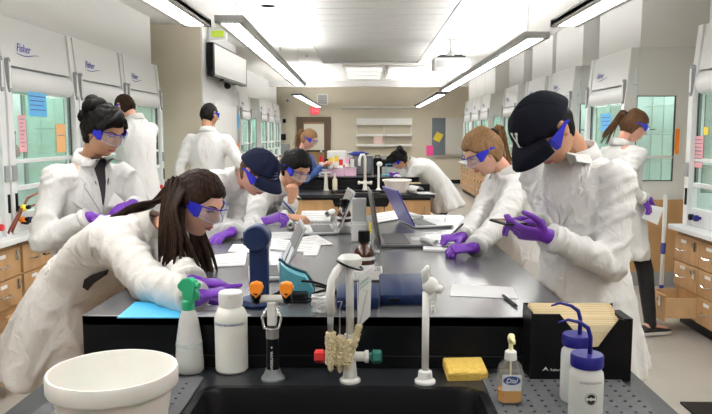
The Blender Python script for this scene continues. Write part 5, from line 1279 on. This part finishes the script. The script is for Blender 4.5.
        for v, n_ in zip(me.vertices, nrm):
            p = v.co
            # distance to arms: sleeve folds run across the limb
            best = 9; ax = None
            for a_, b_ in arms:
                d_ = b_ - a_; t = max(0, min(1, (p - a_).dot(d_) / d_.length_squared)); q_ = a_ + d_ * t; dd = (p - q_).length
                if dd < best: best = dd; ax = (a_, d_, t, q_)
            if best < .10:
                a_, d_, t, q_ = ax; s_ = (p - a_).dot(d_.normalized()); w1 = p - q_
                f = (1 - min(1, abs(noise.noise(V((s_ * 15 + w1.x * 9, w1.y * 9, w1.z * 9)) + off)) * 3.2)) ** 2 + .25
                amp = .011
            else:
                q2 = V((p.x * 5.5, p.y * 5.5, p.z * 1.7)) + off; f = (1 - min(1, abs(noise.noise(q2)) * 3.2)) ** 3 + .3; amp = .013
            g2 = (1 - min(1, abs(noise.noise(V((p.x * 11 + p.z * 6, p.y * 11, p.z * 9 - p.x * 5)) + off)) * 4)) ** 2
            v.co = p + n_ * ((f - .45) * amp + (g2 - .3) * .0035) * wr_amp
        ct = obj('lab_coat', me, coat, root, smooth=True)
        bv = BVHTree.FromPolygons([v.co.copy() for v in me.vertices], [tuple(p.vertices) for p in me.polygons])
        def patch(name, poly, off_, th, mt, parent, sign=1, sub=3, base=None):
            bm = bmesh.new(); vs_ = [bm.verts.new((u, v, 0)) for u, v in poly]; bm.faces.new(vs_)
            bmesh.ops.triangulate(bm, faces=bm.faces[:]); bmesh.ops.subdivide_edges(bm, edges=bm.edges[:], cuts=sub, use_grid_fill=True)
            bm.verts.index_update(); O = base if base is not None else neck; tops = []; bots = []
            for v in bm.verts:
                o_ = O + rt * v.co.x + spine * v.co.y + cf * .45 * sign; hit = bv.ray_cast(o_, -cf * sign, 1.0)
                q_ = hit[0] if hit[0] is not None else O + rt * v.co.x + spine * v.co.y + cf * .12 * sign
                tops.append(q_ + cf * sign * (off_ + th)); bots.append(q_ + cf * sign * (off_ - .004))
            N_ = len(tops); fs = [tuple(v.index for v in f.verts) for f in bm.faces]; fs2 = fs + [tuple(N_ + i for i in reversed(f)) for f in fs]
            for e in bm.edges:
                if len(e.link_faces) == 1: a_, b_ = e.verts; fs2.append((a_.index, b_.index, N_ + b_.index, N_ + a_.index))
            bm.free(); return obj(name, MB().add(tops + bots, fs2), mt, parent, world=True, smooth=False)
        if front:
            if shirt: patch('shirt', [(-.045, .03), (.045, .03), (.055, -.02), (0, -.19), (-.055, -.02)], .004, .002, shirt, ct, sub=4)
            patch('lapel', [(.035, .03), (.075, .02), (.095, -.06), (.075, -.09), (.085, -.10), (.004, -.235), (.004, -.19)], .003, .004, coat, ct)
            patch('lapel', [(-.035, .03), (-.004, -.19), (-.004, -.235), (-.085, -.10), (-.075, -.09), (-.095, -.06), (-.075, .02)], .003, .004, coat, ct)
            patch('placket', [(-.014, -.235), (.014, -.235), (.014, -L * 1.0), (-.014, -L * 1.0)], .001, .003, coat, ct, sub=6)
            for k in range(3):
                z = -.26 - k * (L - .30) / 2.4; hit = bv.ray_cast(neck + spine * z + cf * .45, -cf, 1.0)
                if hit[0] is not None: obj('button', MB().lathe([(0, 0), (.008, 0), (.008, .003), (0, .003)], 12, (0, 0, 0)) if 0 else MB().ball(hit[0] + cf * .004, (.008, .008, .008), 10, 6), white_p, ct, world=True, smooth=True)
            patch('breast_pocket', [(-.13, -.17), (-.045, -.17), (-.045, -.27), (-.13, -.27)] if 0 else [(.05, -.17), (.13, -.17), (.13, -.27), (.05, -.27)], .001, .003, coat, ct)
            for s in (-1, 1): patch('side_pocket', [(s*.05, -L - .0), (s*.15, -L - .0), (s*.15, -L - .14), (s*.05, -L - .14)][::s], .001, .003, coat, ct, base=neck)
        else:
            patch('back_vent', [(-.004, -.05), (.004, -.05), (.004, -L - .15), (-.004, -L - .15)], -.001, .002, coat, ct, sign=-1, sub=5)
            patch('back_belt', [(-.13, -L * .78), (.13, -L * .78), (.13, -L * .78 - .035), (-.13, -L * .78 - .035)], .001, .003, coat, ct, sign=-1, sub=5)
        # collar
        n_ = 22; rs = []
        for i in range(n_):
            a = math.radians(-148 + 296 * i / (n_ - 1)) ; x, y = math.sin(a), -math.cos(a)
            c0 = neck + spine * (.004 - .018 * (1 - math.cos(a)) * .5) ; o_ = rt * x + cf * y
            rs.append([c0 + o_ * .058 + spine * .0, c0 + o_ * .062 + spine * .042 * (1 - .3 * (1 - math.cos(a)) / 2), c0 + o_ * .069 + spine * .042 * (1 - .3 * (1 - math.cos(a)) / 2), c0 + o_ * .088 - spine * .006, c0 + o_ * .083 - spine * .010, c0 + o_ * .066 + spine * .03])
        obj('collar', MB().rings(rs), coat, ct, world=True, smooth=True)
        for s, e, w_ in ((sR, eR, wr), (sL, eL, wl)):
            u = (w_ - e).normalized(); q_ = w_ - u * .008
            obj('cuff', MB().tube([q_ - u * .03, q_ - u * .028, q_ + u * .002, q_ + u * .002, q_ - u*.02], [.044 * k_, .049 * k_, .048 * k_, .040 * k_, .039 * k_], 18), coat, ct, world=True, smooth=True)
        me.transform(root_inv(root))
    else:
        c.rings([oval(sp(t), rt, cf, wx, wy, 24) for t, wx, wy in ((-.15, .165, .12), (.2, .145, .11), (.5, .16, .12), (.8, .17, .11), (.95, .10, .075), (1.0, .065, .06))])
        for s, e, w_ in ((sR, eR, wr), (sL, eL, wl)): chain(c, [s, e], [.068, .052]); chain(c, [e, w_.lerp(e, .1)], [.052, .04])
        obj('shirt', remesh(c, vox, 5), shirt or shirt_blue, root, smooth=True, world=True)
    return root
# A dark-haired woman, left
person('woman with a messy black bun and goggles, standing by the left hoods', PY(84, 262, 3.26), PY(91, 160, 3.22), (.80, -.60), PY(104, 131, 3.16), (.84, -.42, -.50),
       PY(90, 217, 2.97), PY(133, 204, 3.12), skin=skin_b, hair='bun', hairm=hair_black, shirt=shirt_dk, hem=.50, bulk=.93, poleR=(-.7, -.2, -1), poleL=(.3, .6, -1),
       hands={'R': dict(dir=(.9, .1, -.30), n=(.2, -.5, 1), curl=(.25, .3, .35, .4)), 'L': dict(dir=(-.5, -.4, -.35), n=(.2, -.6, .8), curl=(.4, .4, .5, .5))})
# B far left man
person('man with short dark hair facing the left hoods, behind the black-haired woman', PY(140, 190, 5.9), PY(135, 119, 5.95), (-.85, .5), PY(125, 107, 5.95), (-.85, .45, -.5),
       PY(120, 186, 5.7), PY(128, 180, 6.1), skin=skin_c, hair='crop', hairm=hair_brown, hem=.45, vox=.018, hv=.006, poleR=(0, .3, -1), poleL=(.2, -.3, -1), front=False, bulk=1.05, hands={'R': dict(dir=(-.6, -.1, -.6)), 'L': dict(dir=(-.6, -.1, -.6))})
# C man from behind
person('man in a white coat seen from behind, below the wall screen', PY(208, 196, 6.5), PY(208, 131, 6.5), (.15, 1), PY(209, 115, 6.55), (.45, .9, -.25),
       PY(180, 196, 6.45), PY(232, 196, 6.5), skin=skin_b, hair='crop', hairm=hair_black, hem=.45, vox=.018, hv=.006, front=False, bulk=1.0, poleR=(.8, -.4, -.2), poleL=(-.8, -.4, -.2),
       hands={'R': dict(dir=(0, .1, -1), n=(1, 0, 0)), 'L': dict(dir=(0, .1, -1), n=(-1, 0, 0))}) if 0 else \
person('man in a white coat seen from behind, below the wall screen', PY(208, 196, 6.5), PY(208, 131, 6.5), (.15, 1), PY(209, 115, 6.55), (.45, .9, -.25),
       PY(238, 192, 6.5), PY(184, 196, 6.45), skin=skin_b, hair='crop', hairm=hair_black, hem=.45, vox=.018, hv=.006, front=False, bulk=1.0, poleR=(.8, -.4, -.2), poleL=(-.8, -.4, -.2),
       hands={'R': dict(dir=(0, .1, -1), n=(1, 0, 0)), 'L': dict(dir=(0, .1, -1), n=(-1, 0, 0))})
# D leaning woman, front left
hD = PY(197, 203, 2.42)
person('woman with long dark hair leaning over the front left of the bench', PY(76, 297, 2.64), PY(157, 229, 2.46), (1, -.12), hD, (.90, -.34, -.50),
       PZ(196, 298, 1.035), PZ(192, 283, 1.035), skin=skin_a, coat=coat_pink, hair='long', hairm=hair_brown, vox=.010, hem=.42, hemc=PY(62, 368, 2.68), hemr=(.25, .225), bulk=1.06, shoulder=.165,
       poleR=(-.2, -.5, -1), poleL=(-.1, .6, -1), ankles=(V((-1.20, 2.58, .09)), V((-1.24, 2.76, .09))), front=False, hairline=.062,
       hands={'R': dict(dir=(.75, .55, .10), n=(-.2, -.1, 1), curl=(.02, .9, 1.1, 1.2), thumb=.7), 'L': dict(dir=(1, .3, -.05), n=(0, 0, 1), curl=(.3, .3, .4, .4)),
              'fan': (.08, -.06, .05), 'locks': [((.02, -.10, .02), [PY(166, 225, 2.36), PY(168, 255, 2.34), PY(174, 292, 2.31)], 28, .016, .016), ((.06, -.055, .0), [PY(177, 228, 2.30), PY(181, 252, 2.28), PY(192, 288, 2.28)], 14, .010, .012),
                        ((-.0, -.10, .03), [PY(155, 203, 2.46), PY(130, 209, 2.47), PY(108, 222, 2.52)], 16, .014, .013), ((-.07, -.05, .0), [PY(195, 225, 2.58), PY(202, 255, 2.56), PY(205, 280, 2.55)], 14, .014, .013), ((.05, -.07, .06), [PY(170, 212, 2.30), PY(172, 240, 2.27), PY(168, 272, 2.26)], 10, .01, .011)]})
pD = [o for o in COL.objects if o.name.startswith('person') and o.parent is None][-1]
cD = [o for o in kids(pD) if o.name.startswith('lab_coat')][0]; bvD = BVHTree.FromPolygons([v.co.copy() + pD.location for v in cD.data.vertices], [tuple(p.vertices) for p in cD.data.polygons])
t = []
for px, py in ((55, 302), (60, 292), (70, 286), (90, 279), (84, 287), (74, 293), (66, 299), (58, 307)):
    h = bvD.ray_cast(PY(px, py, 2.2), V((0, 1, 0)), 1.5)
    if h[0] is not None: t.append(h[0])
if len(t) > 4: n_ = len(t); obj('dress', MB().add([p + V((0, -.012, 0)) for p in t] + [p + V((0, .02, 0)) for p in t], [tuple(range(n_)), tuple(reversed(range(n_, 2*n_)))] + [(i, (i+1) % n_, n_ + (i+1) % n_, n_ + i) for i in range(n_)]), shirt_dk, pD, world=True)
# E capped leaning man
person('man in a navy cap bending low over the left side of the bench', PY(168, 222, 3.74), PY(238, 180, 3.54), (1, -.15), PY(257, 173, 3.45), (.62, -.42, -.78),
       PY(263, 222, 3.42), PZ(232, 232, 1.03), skin=skin_c, hair='crop', hairm=hair_mid, cap=cap_navy, vox=.012, hem=.45, hemc=V((-1.22, 3.80, .45)), bulk=1.0, poleR=(-.5, -.3, -1), poleL=(-.2, .5, -1), front=False, shirt=shirt_blue,
       hands={'R': dict(dir=(.9, .0, .30), n=(0, -.5, 1), curl=(.6, .8, .9, .9), thumb=.6), 'L': dict(dir=(-.5, -.8, -.1), n=(0, 0, 1), curl=(.3, .3, .4, .4)),
              'emblem': [[(-.018, .012), (.018, .012), (.018, .018), (-.018, .018)], [(-.014, .026), (.014, .026), (.014, .031), (-.014, .031)]], 'emblem_m': mat('emblem_dim', (.10, .12, .2), .6)})
# F black-haired woman, chin on hand
person('black-haired person in goggles resting chin on a fist and writing', PY(236, 226, 4.30), PY(283, 186, 4.25), (1, -.35), PY(296, 168, 4.18), (.62, -.60, -.62),
       PZ(290, 217, 1.03), PY(291, 201, 4.10), skin=skin_b, hair='tied', hairm=hair_black, vox=.013, gloves=False, hem=.45, hemc=V((-.98, 4.42, .45)), poleR=(-.4, -.6, -.8), poleL=(-.3, .4, -1), shirt=shirt_dk,
       hands={'R': dict(dir=(1, -.2, -.12), n=(0, -.3, 1), curl=(.7, .8, .9, .9), thumb=.7), 'L': dict(dir=(.15, -.1, 1), n=(.6, -.8, 0), curl=(1.1, 1.2, 1.3, 1.3), thumb=.8)})
a = PZ(297, 216, 1.03); r = empty('pen', a, 0, 'blue pen in the writing hand of the chin-resting person', 'pen')
obj('barrel', MB().tube([(0, 0, -.03), (-.02, .01, .02), (-.085, .03, .085)], [.001, .005, .005], 8), blue_p, r, smooth=True); obj('pen_tip', MB().tube([(.002, -.001, -.036), (0, 0, -.028)], [.0005, .002], 6), steel, r)
# G blonde in blue
person('blonde person in a blue top far back near the brown door', PY(297, 196, 8.5), PY(302, 152, 8.4), (.9, -.4), PY(309, 139, 8.35), (.80, -.30, -.5),
       PY(322, 166, 8.2), PY(326, 167, 8.4), skin=skin_c, hair='pony', hairm=hair_blond, coat='none', vox=.02, hv=.007, shirt=shirt_blue, gloves=False, hands={'tail': [PY(299, 134, 8.4), PY(297, 142, 8.45), PY(296, 148, 8.45)]})
# H bending person
person('person with a dark head covering bending over the second bench from the right', PY(443, 192, 8.5), PY(410, 163, 8.4), (-1, -.1), PY(399, 160, 8.35), (-.75, -.25, -.75),
       PY(396, 178, 8.3), PY(392, 176, 8.5), skin=skin_b, hair='bun', hairline=.03, hairm=hair_black, vox=.018, hv=.006, hem=.65, hemc=V((1.0, 8.5, .58)), bulk=1.2, front=False, poleR=(.3, .5, -1), poleL=(.3, -.5, -1), hands={'R': dict(dir=(-1, 0, -.2)), 'L': dict(dir=(-1, 0, -.2))})
# I blonde woman right
person('blonde ponytailed woman writing at the right side of the bench', PY(521, 252, 3.55), PY(505, 172, 3.52), (-1, -.12), PY(483, 152, 3.46), (-.82, -.22, -.62),
       PZ(462, 237, 1.03), PZ(474, 248, 1.03), skin=skin_a, hair='pony', hairm=hair_blond, vox=.012, hem=.5, hemc=V((.87, 3.58, .5)), hemr=(.2, .17), bulk=.95, poleR=(.4, .5, -1), poleL=(.5, -.4, -1), front=False,
       hands={'R': dict(dir=(-1, -.25, -.02), n=(0, -.2, 1), curl=(1.0, 1.1, 1.2, 1.2), thumb=.7), 'L': dict(dir=(-1, -.12, -.02), n=(0, -.3, 1), curl=(.8, .9, 1.0, 1.0)), 'pony': (0, -.105, .05),
              'tail': [PY(503, 158, 3.55), PY(513, 168, 3.58), PY(521, 182, 3.6), PY(524, 196, 3.6)]})
for (x0, y0, x1, y1, z0, z1, n) in ((450, 236, 463, 224, ZT + .012, ZT + .14, 'black pen upright in the blonde woman\'s far glove'), (441, 246, 456, 248, ZT + .012, ZT + .03, 'black marker in the blonde woman\'s near glove')):
    pen(x0, y0, x1, y1, z0, z1, n)
# J capped man right
em = [[(-.024, .040), (-.008, .040), (-.008, .048), (-.024, .048)], [(.008, .040), (.024, .040), (.024, .048), (.008, .048)], [(-.020, .040), (-.012, .040), (.002, .020), (-.004, .014)], [(.012, .040), (.020, .040), (.004, .014), (-.002, .020)],
      [(-.004, .020), (.004, .020), (.004, -.004), (-.004, -.004)], [(-.016, -.012), (.016, -.012), (.012, -.004), (-.012, -.004)]]
person('man in a black cap with a white emblem holding a phone', PY(583, 288, 2.50), PY(576, 155, 2.46), (-.74, -.67), PY(547, 130, 2.36), (-.64, -.34, -1.25),
       PY(538, 225, 2.42), PY(548, 236, 2.22), skin=skin_b, hair='crop', hairm=hair_black, cap=cap_m, vox=.010, hv=.0032, hem=.62, bulk=.98, shirt=shirt_w, pants=pants_k, poleR=(.6, .4, -1), poleL=(1, .2, -.8), hemr=(.21, .18), hemc=V((.84, 2.52, .62)), hs=1.02, shoulder=.158,
       hands={'R': dict(dir=(-.9, -.2, .15), n=(.1, .6, .8), curl=(.35, .4, .45, .5), thumb=.3), 'L': dict(dir=(-1, -.05, .12), n=(-.2, -.6, -.75), curl=(.35, .4, .5, .6), thumb=.2), 'emblem': em})
p = PY(510, 222, 2.26); r = empty('phone', p, math.radians(14), 'black phone held in purple gloves by the capped man', 'phone')
obj('body', MB().box((-.045, -.065, -.004), (.030, .065, .004)), black_p, r, bevel=.003); obj('screen', MB().box((-.042, -.060, .004), (.027, .060, .0048)), screen_dark, r)
# K walking woman
person('ponytailed woman in black trousers walking past the glazed hood', PY(624, 214, 5.15), PY(621, 143, 5.12), (.95, .30), PY(634, 126, 5.08), (.85, .15, -.42),
       PY(644, 199, 4.95), PY(650, 200, 5.2), skin=skin_c, hair='pony', hairm=hair_mid, vox=.014, hv=.0048, hem=.58, hemr=(.22, .18), bulk=.95, front=False, poleR=(-.3, -.2, -1), poleL=(-.2, .3, -1), ankles=(V((2.12, 5.07, .10)), V((1.72, 5.25, .16))),
       hands={'cuff': .045, 'sole_m': skin_shoe, 'R': dict(dir=(.4, -.1, -.8), n=(.6, -.6, .2), curl=(.4, .5, .6, .6)), 'L': dict(dir=(.4, .1, -.8)), 'pony': (0, -.095, .05), 'tail': [PY(615, 124, 5.12), PY(609, 133, 5.12), PY(605, 141, 5.12)]})
a = PY(650, 207, 4.97); r = empty('held_sheet', a, 0, 'white sheet of paper held by the walking woman', 'paper')
obj('page', MB().add([V((-.02, -.01, .02)), V((.12, .05, -.01)), V((.06, .0, -.13)), V((-.08, -.06, -.07))] + [V((-.02, -.008, .02)), V((.12, .052, -.01)), V((.06, .002, -.13)), V((-.08, -.058, -.07))], [(0,1,2,3), (7,6,5,4), (0,4,5,1), (1,5,6,2), (2,6,7,3), (3,7,4,0)]), paper, r)
